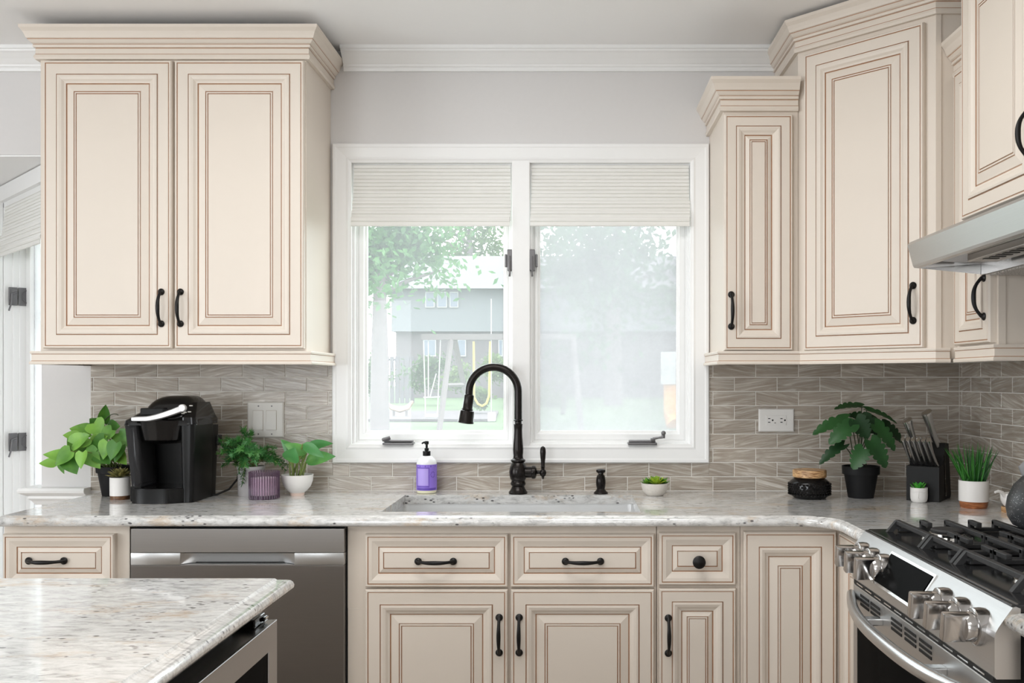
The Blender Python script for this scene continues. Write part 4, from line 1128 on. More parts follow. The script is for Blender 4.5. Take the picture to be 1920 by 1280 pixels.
# ------------------------------------------------------------------ coffee maker
c = thing('coffee_maker', (-1.31, -.24, CT), 'black single-cup coffee maker with a silver handle on the counter', 'coffee maker')
KX0, KX1, KF, KB = -1.394, -1.208, -.335, -.115
def prismz(mb, poly, z0, z1, mi=0): return mb.prism([(x, y, z0) for x, y in poly], (0, 0, z1 - z0), mi)
def loft(mb, secs, mi=0, smooth=True):
    n = len(secs[0]); v = [p for s_ in secs for p in s_]; f = []
    for j in range(len(secs) - 1):
        for i in range(n): k = (i + 1) % n; f.append((j * n + i, j * n + k, (j + 1) * n + k, (j + 1) * n + i))
    f.append(list(range(n))[::-1]); f.append([(len(secs) - 1) * n + i for i in range(n)])
    return mb.add(v, f, mi, smooth)
# rear column, side column and the housing
mb = MB()
loft(mb, [rr(KX0 + .012, KX1, -.20, KB, .02, CT + .0005), rr(KX0 + .010, KX1, -.20, KB, .02, CT + .02), rr(KX0 + .004, KX1 + .006, -.21, KB + .01, .02, CT + .24)])
loft(mb, [rr(KX1 - .036, KX1, -.325, -.16, .012, CT + .0005), rr(KX1 - .036, KX1 + .001, -.325, -.16, .012, CT + .03), rr(KX1 - .040, KX1 + .007, -.330, -.16, .014, CT + .255)])
mb.build('housing', M['black'], c)
# base with the drip tray, rounded front
tray = []
for i in range(31):
    t = i / 30; x = KX0 + (KX1 - .018 - KX0) * t
    tray.append((x, KF - .020 + .055 * abs(2 * t - .85) ** 3.2 * .5))
tray += [(KX1 - .018, -.19), (KX0, -.19)]
dtr = prismz(MB(), tray, CT + .0005, CT + .046).build('drip_tray', M['black'], c)
tg = [(x * .94 - 1.31 * .06, y * .94 - .27 * .06) for x, y in tray]
prismz(MB(), tg, CT + .0455, CT + .0475).build('drip_grid', M['gloss'], dtr)
# water tank on the left
mb = MB(); loft(mb, [rr(-1.412, -1.376, -.312, -.14, .014, CT + .05), rr(-1.432, -1.386, -.318, -.14, .016, CT + .245)], smooth=True)
mb.build('water_tank', M['tank'], c)
MB().box(-1.413, -1.375, -.314, -.138, CT + .001, CT + .052, bev=.006).build('tank_base', M['black'], c)
# brew head: tapered cup under the lid
mb = MB(); loft(mb, [rr(-1.352, -1.268, -.318, -.21, .035, CT + .188), rr(-1.372, -1.248, -.338, -.20, .04, CT + .200), rr(-1.386, -1.232, -.345, -.19, .045, CT + .262)])
mb.build('brew_head', M['gloss'], c)
# top deck and domed lid
mb = MB(); loft(mb, [rr(-1.434, KX1 + .010, -.332, KB, .03, CT + .246), rr(-1.430, KX1 + .011, -.330, KB, .03, CT + .262), rr(-1.390, KX1 - .004, -.31, KB - .005, .03, CT + .288)])
mb.build('top_deck', M['gloss'], c)
lid = MB(); secs = []
for i in range(9):
    t = i / 8; a = t * PI / 2
    ins = .058 * (1 - math.cos(a)); z = CT + .262 + .078 * math.sin(a)
    secs.append(rr(-1.380 + ins * 1.1, -1.214 - ins * .8, -.325 + ins * 1.3, KB - .004 - ins * .7, max(.045 - ins * .3, .012), z))
loft(lid, secs); lid.build('lid', M['gloss'], c)
MB().box(-1.366, -1.292, -.344, -.30, CT + .279, CT + .302, bev=.003).build('lid_grip', M['black'], c)
# silver handle sweeping across the front
hv = []; n = 22
for i in range(n + 1):
    t = i / n; a = PI * 1.0 * t
    x = -1.389 + .158 * t
    y = -.350 - .010 * math.sin(a); zt = CT + .262 + .030 * max(0, (t - .30) / .70) ** 1.5
    th = .013 + .008 * t
    hv += [(x, y + .004, zt + th), (x, y - .003, zt + th - .003), (x, y - .003, zt + .001), (x, y + .010, zt - .002), (x, y + .012, zt + th)]
hf = []
for i in range(n):
    for j in range(5): k = (j + 1) % 5; hf.append((i * 5 + j, i * 5 + k, i * 5 + 5 + k, i * 5 + 5 + j))
hf += [(0, 1, 2, 3, 4), (5 * n + 4, 5 * n + 3, 5 * n + 2, 5 * n + 1, 5 * n)]
hm = MB().add(hv, hf, 0, True)
hm.lathe((-1.231, -.3400, CT + .3025), [(.012, 0), (.012, .012), (.010, .014), (.0005, .014)], 20, axis=(.05, -1, 0))
hm.build('handle', M['satin'], c)
# control panel on the right shoulder
mb = MB(); loft(mb, [rr(-1.246, KX1 + .010, -.330, -.14, .012, CT + .250), rr(-1.246, KX1 + .008, -.329, -.14, .012, CT + .272), rr(-1.240, KX1 - .008, -.275, -.15, .012, CT + .318)], smooth=False)
cpn = mb.build('control_panel', M['gloss'], c)
for (x, y, z) in ((-1.235, -.314, .286), (-1.222, -.312, .288), (-1.226, -.290, .307), (-1.240, -.318, .283)):
    MB().box(x - .005, x + .005, y - .004, y + .002, CT + z - .0005, CT + z + .003, bev=.001).build('button', M['plate'], cpn)
cord = thing('power_cord', (-1.17, -.10, CT), 'black power cord curling behind the coffee maker', 'cord')
MB().tube([(-1.206, -.125, CT + .19), (-1.195, -.10, CT + .165), (-1.172, -.08, CT + .13), (-1.150, -.07, CT + .085), (-1.150, -.085, CT + .05), (-1.17, -.11, CT + .018), (-1.20, -.14, CT + .004), (-1.215, -.16, CT + .004)], .0036, 8).build('cable', M['cord'], cord)
MB().box(-1.213, -1.196, -.135, -.10, CT + .17, CT + .205, bev=.004).build('strain_relief', M['cord'], cord)
# ------------------------------------------------------------------ plants
def leaf(parent, base, d, L, W, shape, mat, droop=.25, fold=.25, up=(0, 0, 1), roll=0.0, name='leaf', nu=9, bow=0.0):
    base, d = Vector(base), Vector(d).normalized()
    u_ = Vector(up); s_ = d.cross(u_)
    if s_.length < .1: s_ = d.cross(Vector((0, -1, 0)))
    s_.normalize(); nrm = s_.cross(d).normalized()
    if roll:
        q = Quaternion(d, roll); s_ = q @ s_; nrm = q @ nrm
    vs = (-1, -.55, 0, .55, 1); v = []; f = []
    if shape == 'monstera': nu = 26
    for i in range(nu + 1):
        u = i / nu
        if shape == 'heart': w = ((u + .012) ** .27) * ((1 - u) ** .92) * 1.66
        elif shape == 'lance': w = math.sin(PI * min(1, u ** .72)) ** .85
        elif shape == 'blade': w = (1 - u) ** .6 * (.75 + .25 * min(1, u * 4))
        elif shape == 'petal': w = math.sin(PI * min(.985, .12 + .88 * u ** 1.25)) ** .7
        else:
            w = ((u + .012) ** .30) * ((1 - u) ** .62) * 1.38
            if .16 < u < .93:
                ph = ((u - .16) / .77 * 4) % 1
                w *= 1 - .52 * max(0, 1 - abs(ph - .5) / .17)
        w = max(w, .015)
        c = base + d * (L * u) - Vector((0, 0, 1)) * (droop * L * u * u) + nrm * (bow * L * math.sin(PI * u))
        back = -.16 * L if shape in ('heart', 'monstera') else 0
        for q in vs:
            p = c + s_ * (q * w * W / 2) + nrm * (fold * abs(q) * w * W / 2)
            if back and abs(q) > 0: p += d * (back * abs(q) * max(0, 1 - u * 3.2))
            v.append(p)
    m = len(vs)
    for i in range(nu):
        for j in range(m - 1): f.append((i * m + j, i * m + j + 1, (i + 1) * m + j + 1, (i + 1) * m + j))
    return MB().add(v, f, 0, True).build(name, mat, parent, fix=False)
def stalk(parent, pts, r, mat, name='stem'):
    P = [Vector(p) for p in pts]; out = []
    if len(P) == 3:
        for i in range(9):
            t = i / 8; out.append(P[0] * (1 - t) ** 2 + P[1] * 2 * t * (1 - t) + P[2] * t * t)
    else: out = P
    return MB().tube(out, r, 6).build(name, mat, parent)
def pot(c, x, y, prof, mat, soil_r, soil_z, n=36, mis=None):
    o = MB().lathe((x, y, 0), prof, n, mis=mis).build('pot', mat, c)
    MB().lathe((x, y, 0), [(.0005, soil_z - .004), (soil_r, soil_z - .004), (soil_r, soil_z), (.0005, soil_z + .003)], 20).build('soil', M['soil'], c)
    return o
rnd = random.Random(11)

# trailing heart-leaf plant left of the coffee maker
PX, PY = -1.555, -.127
c = thing('trailing_plant', (PX, PY, CT), 'trailing heart-leaf plant in a black pot left of the coffee maker', 'plant')
zt = zw(873, PY)
pot(c, PX, PY, [(.0005, CT), (.036, CT), (.037, CT + .003), (.050, zt - .022), (.0555, zt - .021), (.0565, zt), (.053, zt), (.051, zt - .012), (.0005, zt - .014)], M['blackpot'], .049, zt - .012)
def P3(px, py, Y): return Vector((xw(px, Y), Y, zw(py, Y)))
# (base px,py) -> (tip px,py), depth, width
PL = [((103, 868), (75, 866), -.16, .036, -.3), ((128, 856), (84, 848), -.20, .048, 0), ((132, 846), (106, 868), -.22, .062, .2), ((128, 862), (143, 884), -.21, .060, -.1), ((136, 832), (166, 812), -.20, .058, .3), ((152, 850), (128, 820), -.17, .058, 0),
      ((170, 810), (133, 800), -.10, .058, 0), ((186, 800), (172, 786), -.09, .050, .3), ((193, 790), (198, 757), -.10, .040, 1.2), ((176, 793), (190, 812), -.13, .068, .4), ((205, 803), (224, 797), -.10, .058, .2), ((175, 832), (200, 815), -.16, .060, 0),
      ((196, 822), (170, 846), -.18, .060, .4), ((202, 828), (194, 856), -.20, .058, .6), ((218, 830), (208, 858), -.22, .056, .5), ((160, 846), (186, 872), -.20, .066, .2), ((155, 848), (152, 874), -.23, .050, .9), ((188, 850), (205, 866), -.19, .064, 0),
      ((150, 838), (182, 828), -.16, .052, 0), ((222, 812), (238, 832), -.14, .052, .4), ((166, 822), (144, 836), -.18, .058, .1), ((112, 866), (118, 880), -.19, .024, .8), ((214, 846), (236, 866), -.16, .054, .2), ((145, 818), (128, 815), -.12, .040, 0), ((228, 835), (216, 862), -.18, .048, .5), ((210, 806), (188, 826), -.15, .056, .3)]
ctr = Vector((PX, PY, zt))
for (b0, t0, Y, W, roll) in PL:
    b_ = P3(b0[0], b0[1], Y); t_ = P3(t0[0], t0[1], Y - .012)
    d_ = t_ - b_; L_ = max(d_.length * 1.08, .045)
    leaf(c, b_, d_, L_, W * 1.12, 'heart', M['pothos'], droop=.10, fold=.22, up=(.15, -.85, .55), roll=roll * .5)
    mid = (ctr + b_) / 2 + Vector((0, 0, .03))
    stalk(c, [ctr + Vector((rnd.uniform(-.02, .02), rnd.uniform(-.02, .02), -.01)), mid, b_], .0016, M['stem'])
stalk(c, [P3(222, 778, -.1), P3(210, 770, -.1), P3(194, 790, -.1)], .0015, M['stemdark']); stalk(c, [P3(180, 792, -.1), P3(184, 776, -.1), P3(192, 772, -.1)], .0015, M['stemdark'])

# olive succulent in the small white pot
SXx, SYy = -1.483, -.232
c = thing('succulent', (SXx, SYy, CT), 'small olive succulent in a white pot with a dark wooden base', 'plant')
zt = zw(894, SYy)
MB().lathe((SXx, SYy, 0), [(.0005, CT), (.030, CT), (.0305, CT + .013)], 32).build('wooden_base', M['walnut'], c)
pot(c, SXx, SYy, [(.0312, CT + .0131), (.0315, zt), (.0285, zt), (.0280, zt - .006), (.0005, zt - .007)], M['ceramic'], .027, zt - .004)
def rosette(c, x, y, z, rings_, mat, W, shape='petal'):
    for (n, L, el, off) in rings_:
        for i in range(n):
            a = 2 * PI * (i + off) / n
            d_ = Vector((math.cos(a) * math.cos(el), math.sin(a) * math.cos(el), math.sin(el)))
            leaf(c, Vector((x, y, z)) + Vector((math.cos(a), math.sin(a), 0)) * .003, d_, L, W, shape, mat, droop=-.1, fold=.35, nu=6)
rosette(c, SXx, SYy, zt - .001, [(9, .042, .10, 0), (9, .040, .42, .5), (7, .036, .75, .2), (5, .032, 1.1, .6), (3, .026, 1.4, 0)], M['olive'], .015)

# fern in the grey pot
FXx, FYy = -1.089, -.127
c = thing('fern_plant', (FXx, FYy, CT), 'bushy fine-leaved fern spilling over a grey pot', 'plant')
zt = zw(873, FYy)
pot(c, FXx, FYy, [(.0005, CT), (.041, CT), (.0425, CT + .002), (.0435, zt - .012), (.046, zt - .010), (.0465, zt), (.043, zt), (.042, zt - .010), (.0005, zt - .012)], M['greypot'], .041, zt - .010)
fv = MB(); stems = []
targets = [(413, 826, -.17), (420, 835, -.2), (432, 828, -.22), (445, 824, -.2), (462, 828, -.22), (476, 836, -.22), (484, 850, -.25), (478, 862, -.24), (460, 872, -.25), (455, 904, -.19), (448, 885, -.2), (425, 862, -.2), (412, 850, -.16), (436, 850, -.25), (418, 872, -.13), (470, 812, -.08), (456, 805, -.06),
           (500, 842, -.1), (515, 850, -.1), (528, 862, -.12), (534, 880, -.12), (520, 868, -.17), (505, 862, -.18), (440, 870, -.15), (492, 846, -.2), (468, 850, -.27), (450, 842, -.27), (430, 845, -.18), (418, 845, -.22), (512, 840, -.14), (540, 872, -.1), (425, 822, -.15)]
for i, (px, py, Y) in enumerate(targets):
    t_ = P3(px, py, Y); b_ = Vector((FXx + rnd.uniform(-.02, .02), FYy + rnd.uniform(-.02, .02), zt - .005))
    md = (b_ + t_) / 2 + Vector((0, 0, .045 if py < 880 else .07))
    prev = None
    for j in range(15):
        t = j / 14; p = b_ * (1 - t) ** 2 + md * 2 * t * (1 - t) + t_ * t * t
        if prev is not None and t > .3:
            dd = (p - prev).normalized()
            for q in range(12):
                rv = Vector((rnd.gauss(0, 1), rnd.gauss(0, 1), rnd.gauss(0, 1))).normalized()
                w_ = (rv - dd * rv.dot(dd)).normalized() * .9 + dd * .5
                l_ = rnd.uniform(.011, .021); sd = w_.cross(dd).normalized() * .0013
                o_ = p + Vector((rnd.gauss(0, .002), rnd.gauss(0, .002), rnd.gauss(0, .002)))
                fv.add([o_ - sd, o_ + sd, o_ + w_ * l_ * .6 + sd * .9, o_ + w_ * l_, o_ + w_ * l_ * .6 - sd * .9], [(0, 1, 2, 3, 4)])
        prev = p
    stalk(c, [b_, md, t_], .0011, M['stem'])
fv.build('foliage', M['fern'], c, fix=False, kind='stuff')

# ribbed mauve candle
kx, ky = -1.016, -.213
c = thing('candle', (kx, ky, CT), 'candle in a ribbed mauve glass in front of the fern', 'candle')
zt = zw(883, ky); R = .0475; n = 96; v = []; f = []
lev = [(0, 0), (1, 0), (1, zt - CT - .002), (.985, zt - CT), (.95, zt - CT), (.945, .012), (0, .012)]
for (s_, h) in lev:
    for i in range(n):
        a = 2 * PI * i / n; r = R * (s_ + (0 * math.cos(a) if s_ > .9 else 0))
        if s_ == 0: r = .0004
        v.append((kx + r * math.cos(a), ky + r * math.sin(a), CT + .0003 + h))
for j in range(len(lev) - 1):
    for i in range(n): k = (i + 1) % n; f.append((j * n + i, j * n + k, (j + 1) * n + k, (j + 1) * n + i))
MB().add(v, f, 0, True).build('glass', M['purpleglass'], c, fix=False)
rb_ = MB()
for i in range(36):
    a = 2 * PI * i / 36; q = Vector((kx + (R + .0004) * math.cos(a), ky + (R + .0004) * math.sin(a), CT))
    rb_.tube([q + Vector((0, 0, .002)), q + Vector((0, 0, zt - CT - .001))], .0018, 6)
rb_.build('glass_ribs', M['rib'], c, kind='stuff')
MB().lathe((kx, ky, CT), [(.0005, .0132), (.0435, .0132), (.0435, .068), (.0005, .066)], 32).build('wax', M['wax'], c)
MB().lathe((kx, ky, CT), [(.0005, .0125), (.0440, .0125), (.0440, .0006), (.0005, .0006)], 32).build('glass_base', M['plumbase'], c)
MB().tube([(kx, ky, CT + .064), (kx + .001, ky, CT + .075)], .001, 6).build('wick', M['cord'], c)

# peace-lily style leaves in a white footed bowl
bxx, byy = -.931, -.130
c = thing('leafy_bowl_plant', (bxx, byy, CT), 'broad pointed green leaves in a white footed bowl beside the window', 'plant')
zt = zw(889, byy)
pot(c, bxx, byy, [(.0005, CT), (.0225, CT), (.0235, CT + .003), (.0245, CT + .010), (.034, CT + .018), (.045, CT + .032), (.0515, CT + .050), (.0535, zt), (.0505, zt), (.047, CT + .050), (.0005, CT + .048)], [M['ceramic'], M['blush']], .046, CT + .058, mis=[1, 1, 1] + [0] * 7)
LY = [((548, 858), (527, 822), -.16, .046, .4), ((545, 866), (553, 838), -.20, .060, .2), ((575, 850), (534, 830), -.17, .040, -.5), ((570, 845), (623, 828), -.12, .044, 0), ((568, 832), (607, 854), -.19, .036, .4), ((573, 865), (628, 852), -.15, .050, .3), ((560, 862), (556, 836), -.10, .050, 0)]
for (b0, t0, Y, W, roll) in LY:
    b_ = P3(b0[0], b0[1], Y); t_ = P3(t0[0], t0[1], Y - .02)
    leaf(c, b_, t_ - b_, (t_ - b_).length * 1.03, W, 'lance', M['lily'], droop=.06, fold=.3, up=(.1, -.75, .6), roll=roll, bow=.07)
    r0 = Vector((bxx + rnd.uniform(-.02, .02), byy + rnd.uniform(-.015, .015), CT + .058))
    stalk(c, [r0, (r0 + b_) / 2 + Vector((0, 0, .006)), b_], .0026, M['stem'])
for i in range(5):
    r0 = Vector((bxx - .02 + .01 * i, byy - .01, CT + .058)); stalk(c, [r0, r0 + Vector((-.003 + .003 * i, 0, .04)), r0 + Vector((-.006 + .006 * i, 0, .07))], .0026, M['stem'])

# lime succulent bowl
sx_, sy_ = .2815, -.130
c = thing('succulent', (sx_, sy_, CT), 'lime green succulents in a low speckled stone bowl right of the sink', 'plant')
zt = zw(905, sy_)
pot(c, sx_, sy_, [(.0005, CT), (.026, CT), (.029, CT + .002), (.040, CT + .014), (.0455, CT + .030), (.0462, zt), (.0435, zt), (.042, zt - .008), (.0005, zt - .010)], M['stonepot'], .041, zt - .006)
rosette(c, sx_ + .004, sy_ - .012, zt - .006, [(8, .036, .35, 0), (7, .034, .75, .4), (5, .030, 1.15, .2), (3, .022, 1.4, 0)], M['lime'], .015)
rosette(c, sx_ - .024, sy_ + .004, zt - .006, [(6, .027, .4, 0), (5, .026, .9, .4), (3, .02, 1.3, .2)], M['pothos'], .013)
rosette(c, sx_ + .028, sy_ + .006, zt - .006, [(6, .026, .4, 0), (5, .026, .9, .4), (3, .02, 1.3, .2)], M['pothos'], .013)
rosette(c, sx_, sy_ + .022, zt - .004, [(6, .026, .5, 0), (4, .026, 1.0, .4)], M['lime'], .012)

# hobnail jar with a wooden lid
jx, jy = .789, -.20
c = thing('hobnail_jar', (jx, jy, CT), 'black hobnail glass jar with a wooden lid right of the outlet', 'jar')
kj = kk(jy)
jp = [(.0005, 933.2), (28, 933.2), (30, 932), (36, 926), (38, 921), (38, 906), (36.5, 902), (30, 897), (27, 895), (27, 893)]
MB().lathe((jx, jy, 0), [(r * kj if r > 1 else r, max(CT, zw(y, jy))) for r, y in jp], 40).build('jar_body', M['gloss'], c)
hb_ = MB()
for j in range(5):
    for i in range(36):
        a = 2 * PI * (i + .5 * (j % 2)) / 36; z = zw(924.5 - j * 4.6, jy); r = 38 * kj
        hb_.sphere((jx + r * math.cos(a), jy + r * math.sin(a), z), .0042, 6)
hb_.build('hobnails', M['gloss'], c, kind='stuff')
MB().lathe((jx, jy, 0), [(.0005, zw(894.5, jy)), (29 * kj, zw(894.5, jy)), (31 * kj, zw(893, jy)), (31.3 * kj, zw(882, jy)), (30 * kj, zw(880, jy)), (.0005, zw(879.8, jy))], 40).build('lid', M['acacia'], c)

# split-leaf plant in a black pot
mx_, my_ = .9637, -.185
c = thing('split_leaf_plant', (mx_, my_, CT), 'dark split-leaf monstera plant in a matte black pot near the corner', 'plant')
zt = zw(873, my_)
pot(c, mx_, my_, [(.0005, CT), (.041, CT), (.042, CT + .003), (.0545, zt - .027), (.0605, zt - .0265), (.0615, zt), (.058, zt), (.057, zt - .010), (.0005, zt - .012)], M['blackpot'], .056, zt - .010)
ML = [((1616, 762), (1566, 764), -.15, .062, .5, .1), ((1625, 768), (1680, 790), -.17, .050, -.5, .1), ((1604, 786), (1627, 818), -.24, .088, .1, .25), ((1588, 786), (1526, 810), -.21, .070, .25, .15), ((1598, 796), (1556, 828), -.25, .080, 0, .2), ((1582, 834), (1538, 866), -.24, .058, .3, .15), ((1620, 842), (1600, 876), -.27, .082, 0, .25), ((1632, 826), (1660, 872), -.27, .086, -.1, .25), ((1640, 796), (1676, 840), -.24, .082, -.25, .15), ((1655, 795), (1690, 826), -.16, .066, -.2, .1), ((1618, 782), (1644, 812), -.19, .076, 0, .2), ((1640, 790), (1590, 776), -.12, .066, .2, .1)]
for (b0, t0, Y, W, roll, dr) in ML:
    b_ = P3(b0[0], b0[1], Y); t_ = P3(t0[0], t0[1], Y - .015)
    leaf(c, b_, t_ - b_, (t_ - b_).length * 1.04, W, 'monstera', M['monstera'], droop=.06, fold=.2, up=(-.1, -.8, .6), roll=roll, bow=.05)
    r0 = Vector((mx_ + rnd.uniform(-.02, .02), my_ + rnd.uniform(-.015, .015), zt - .01))
    stalk(c, [r0, r0 * .4 + b_ * .6 + Vector((0, .01, .015)), b_], .0019, M['stemdark'])

# ------------------------------------------------------------------ knife block, knives, face planter
M['blockblack'] = plain('black_block', (0.006, 0.006, 0.006), 0.5, var=0.1, spec=.3)
th = math.radians(-35)
KO = Vector((1.168, -.235, CT))
KM = Matrix.Translation(KO) @ Matrix.Rotation(th, 4, 'Z')
c = thing('knife_block', tuple(KO), 'black knife block in the backsplash corner', 'knife block')
bw_ = .051
# side profile in local (y,z): front low step, sloping rear tower
prof = [(-.065, .0005), (.085, .0005), (.092, .012), (.060, .182), (.018, .186), (-.020, .115), (-.065, .112)]
MB().prism([KM @ Vector((-bw_, y, z)) for y, z in prof], (KM.to_3x3() @ Vector((2 * bw_, 0, 0)))).build('block', M['blockblack'], c)
MB().prism([KM @ Vector((bw_ + .0003, y, z)) for y, z in ((.012, .012), (.030, .012), (.004, .150), (-.001, .150))], (KM.to_3x3() @ Vector((.0012, 0, 0)))).build('side_groove', M['gloss'], c)
def knife(base, tip, r0, r1, label, grp, big):
    b_, t_ = KM @ Vector(base), KM @ Vector(tip)
    k = thing('kitchen_knife', tuple(b_), label, 'knife', grp)
    n = 12; pts = []; rad = []
    d_ = t_ - b_
    for i in range(n + 1):
        t = i / n
        pts.append(b_ + d_ * t + (KM.to_3x3() @ Vector((0, -.005, 0))) * math.sin(PI * t) * (1.6 if big else 1))
        rad.append(r0 + (r1 - r0) * t ** 1.5 - .0016 * math.sin(PI * t))
    MB().tube(pts, rad, 12, flat=1.5 if big else 1.75, up=KM.to_3x3() @ Vector((0, -1, 0))).build('handle', M['steel'], k)
    e_ = d_.normalized()
    MB().tube([t_ - e_ * .002, t_ + e_ * .003, t_ + e_ * .0045], [r1 * 1.02, r1 * 1.0, r1 * .7], 12, flat=1.5 if big else 1.75, up=KM.to_3x3() @ Vector((0, -1, 0))).build('end_cap', M['chrome'], k)
    MB().tube([b_ - e_ * .02, b_ + e_ * .002], [r0 * .7, r0 * .8], 8).build('bolster', M['chrome'], k)
order = ['leftmost', 'second from left', 'third from left', 'third from right', 'second from right', 'rightmost']
for i in range(6):
    x = -.040 + i * .0160
    knife((x, -.040, .114), (x - .012, -.100, .200), .0052, .0074, 'short steel steak knife in the front slots, %s of six' % order[i], 'steak knives in the front row of the block', False)
knife((-.026, -.005, .150), (-.050, -.055, .258), .0105, .0150, 'tall steel knife at the left back of the block', 'large knives at the back of the block', True)
knife((.026, .020, .178), (.004, -.030, .284), .0110, .0165, 'tallest steel knife at the right back of the block', 'large knives at the back of the block', True)
# little planter resting against the block front
fp = KM @ Vector((-.004, -.065 - .0270, 0))
c = thing('face_planter', (fp.x, fp.y, CT), 'tiny white face planter with bright green succulent before the knife block', 'plant')
pz = CT + .0003; pr = .0268
MB().lathe((fp.x, fp.y, 0), [(.0005, pz), (.019, pz), (.024, pz + .004), (.0262, pz + .012), (pr, pz + .022), (pr, pz + .047), (.0235, pz + .047), (.023, pz + .040), (.0005, pz + .039)], 32).build('pot', M['ceramic'], c)
toc = Vector((-fp.x, -CAM_D - fp.y, 0)).normalized(); sd_ = Vector((-toc.y, toc.x, 0)) * -1
def fpt(a, z, r=pr): return Vector((fp.x, fp.y, 0)) + (toc * math.cos(a) + sd_ * math.sin(a)) * r + Vector((0, 0, pz + z))
MB().tube([fpt(a, .0345 + .002 * math.cos(a * 3)) for a in [x * .11 for x in range(-8, 9)]], .0011, 6).tube([fpt(.02, .0350), fpt(.06, .024), fpt(.10, .0150), fpt(-.08, .0140)], [.0012, .0014, .0018, .0014], 6).build('face_relief', M['ceramic'], c)
for i in range(11):
    a = 2 * PI * i / 11 * 1.6; r = .004 + .0013 * i
    leaf(c, (fp.x + r * math.cos(a), fp.y + r * math.sin(a), pz + .040), Vector((math.cos(a) * .6, math.sin(a) * .6, 1)), .026 - .0006 * i, .013, 'petal', M['bright'], droop=-.05, fold=.5, nu=6)

# potted grass
gx, gy = 1.234, -.431
c = thing('potted_grass', (gx, gy, CT), 'spiky faux grass in a white pot with a cherry wood base', 'plant')
z1 = zw(938.5, gy); zt = zw(900, gy)
MB().lathe((gx, gy, 0), [(.0005, CT), (.037, CT), (.0395, CT + .004), (.0415, z1)], 36).build('wooden_base', M['cherry'], c)
pot(c, gx, gy, [(.0435, z1 + .0002), (.0437, zt), (.0405, zt), (.040, zt - .006), (.0005, zt - .007)], M['ceramic'], .039, zt - .005)
for i in range(64):
    a = rnd.uniform(0, 2 * PI); r = .032 * math.sqrt(rnd.random())
    b_ = Vector((gx + r * math.cos(a), gy + r * math.sin(a), zt - .005))
    ln = rnd.uniform(.085, .130); sp = rnd.uniform(.02, .22) + r * 6
    d_ = Vector((math.cos(a) * sp, math.sin(a) * sp, 1))
    if i % 16 == 0: d_ = Vector((-.55, -.1, 1)); ln = .135
    if i % 16 == 1: d_ = Vector((.50, -.1, 1)); ln = .125
    leaf(c, b_, d_, ln, rnd.uniform(.005, .0078), 'blade', M['grass'], droop=.02 if i % 16 > 1 else .10, fold=.5, up=(rnd.uniform(-.4, .4), -1, 0), name='blade', nu=5)

# white creamer on a wooden coaster, speckled kettle on the cooktop
wx, wy = 1.3065, -.53
c = thing('white_creamer', (wx, wy, CT), 'small white creamer on a wooden base behind the dark kettle', 'creamer')
MB().lathe((wx, wy, CT), [(.0005, 0), (.030, 0), (.031, .002), (.031, .014), (.030, .0155), (.0005, .0155)], 28).build('wooden_base', M['acacia'], c)
MB().lathe((wx, wy, CT), [(.0005, .0158), (.020, .0158), (.027, .022), (.033, .036), (.034, .052), (.032, .056), (.030, .055), (.0005, .05)], 32).build('bowl', M['ceramic'], c)
MB().tube([(wx - .026, wy - .012, CT + .046), (wx - .038, wy - .016, CT + .060), (wx - .052, wy - .020, CT + .064), (wx - .062, wy - .022, CT + .061)], [.006, .0055, .005, .0035], 10).build('spout', M['ceramic'], c)
tx, ty, tz = 1.148, -1.075, GZ + .0005
c = thing('kettle', (tx, ty, tz), 'dark speckled kettle on the rear burner at the right edge', 'kettle')
MB().lathe((tx, ty, tz), [(.0005, 0), (.080, 0), (.090, .004), (.101, .022), (.105, .045), (.101, .070), (.088, .098), (.066, .122), (.046, .134), (.0005, .138)], 44).build('kettle_body', M['speckle'], c)
MB().lathe((tx, ty, tz), [(.045, .134), (.044, .139), (.020, .145), (.0005, .146)], 28).build('lid', M['speckle'], c)
MB().sphere((tx, ty, tz + .158), .013, 14).build('lid_knob', M['black'], c)
MB().tube([(tx + .030, ty - .060, tz + .112), (tx + .040, ty - .085, tz + .150), (tx + .055, ty - .125, tz + .150), (tx + .062, ty - .135, tz + .110), (tx + .055, ty - .105, tz + .060)], .009, 10).build('handle', M['tab'], c)
MB().tube([(tx - .050, ty + .03, tz + .120), (tx - .056, ty + .034, tz + .140), (tx - .046, ty + .03, tz + .152)], [.010, .012, .010], 10).build('lid_tab', M['tab'], c)

# ------------------------------------------------------------------ garden beyond the window
M['lawn'] = plain('lawn', (0.075, 0.115, 0.05), 0.9, var=0.25, scale=6)
M['mulch'] = plain('mulch', (0.085, 0.07, 0.075), 0.95, var=0.3, scale=10)
M['siding'] = plain('grey_siding', (0.13, 0.135, 0.145), 0.7, var=0.03)
M['brick'] = plain('house_brick', (0.10, 0.085, 0.09), 0.8, var=0.2, scale=4, stretch=(3, 3, 12))
M['housewin'] = plain('house_window_glass', (0.10, 0.12, 0.16), 0.2)
M['roof'] = plain('house_roof', (0.10, 0.095, 0.10), 0.8, var=0.1)
M['bark'] = plain('bark', (0.16, 0.135, 0.14), 0.9, var=0.3, scale=10)
M['treeleaf'] = leaf_mat('tree_leaf', (0.045, 0.13, 0.045), (0.12, 0.26, 0.08), 0.6, 0.4)
M['shrubleaf'] = leaf_mat('shrub_leaf', (0.045, 0.10, 0.035), (0.13, 0.19, 0.06), 0.6, 0.35)
M['timber'] = plain('playset_timber', (0.13, 0.11, 0.11), 0.8, var=0.15)
M['rope'] = plain('pale_rope', (0.42, 0.42, 0.42), 0.7)
M['slide'] = plain('orange_slide_plastic', (0.60, 0.27, 0.06), 0.4)
M['yellow'] = plain('yellow_plastic', (0.50, 0.36, 0.06), 0.4)
M['fence'] = plain('dark_fence', (0.10, 0.09, 0.10), 0.8)
def gz(Y): return .30 + (Y - 8) * .0105
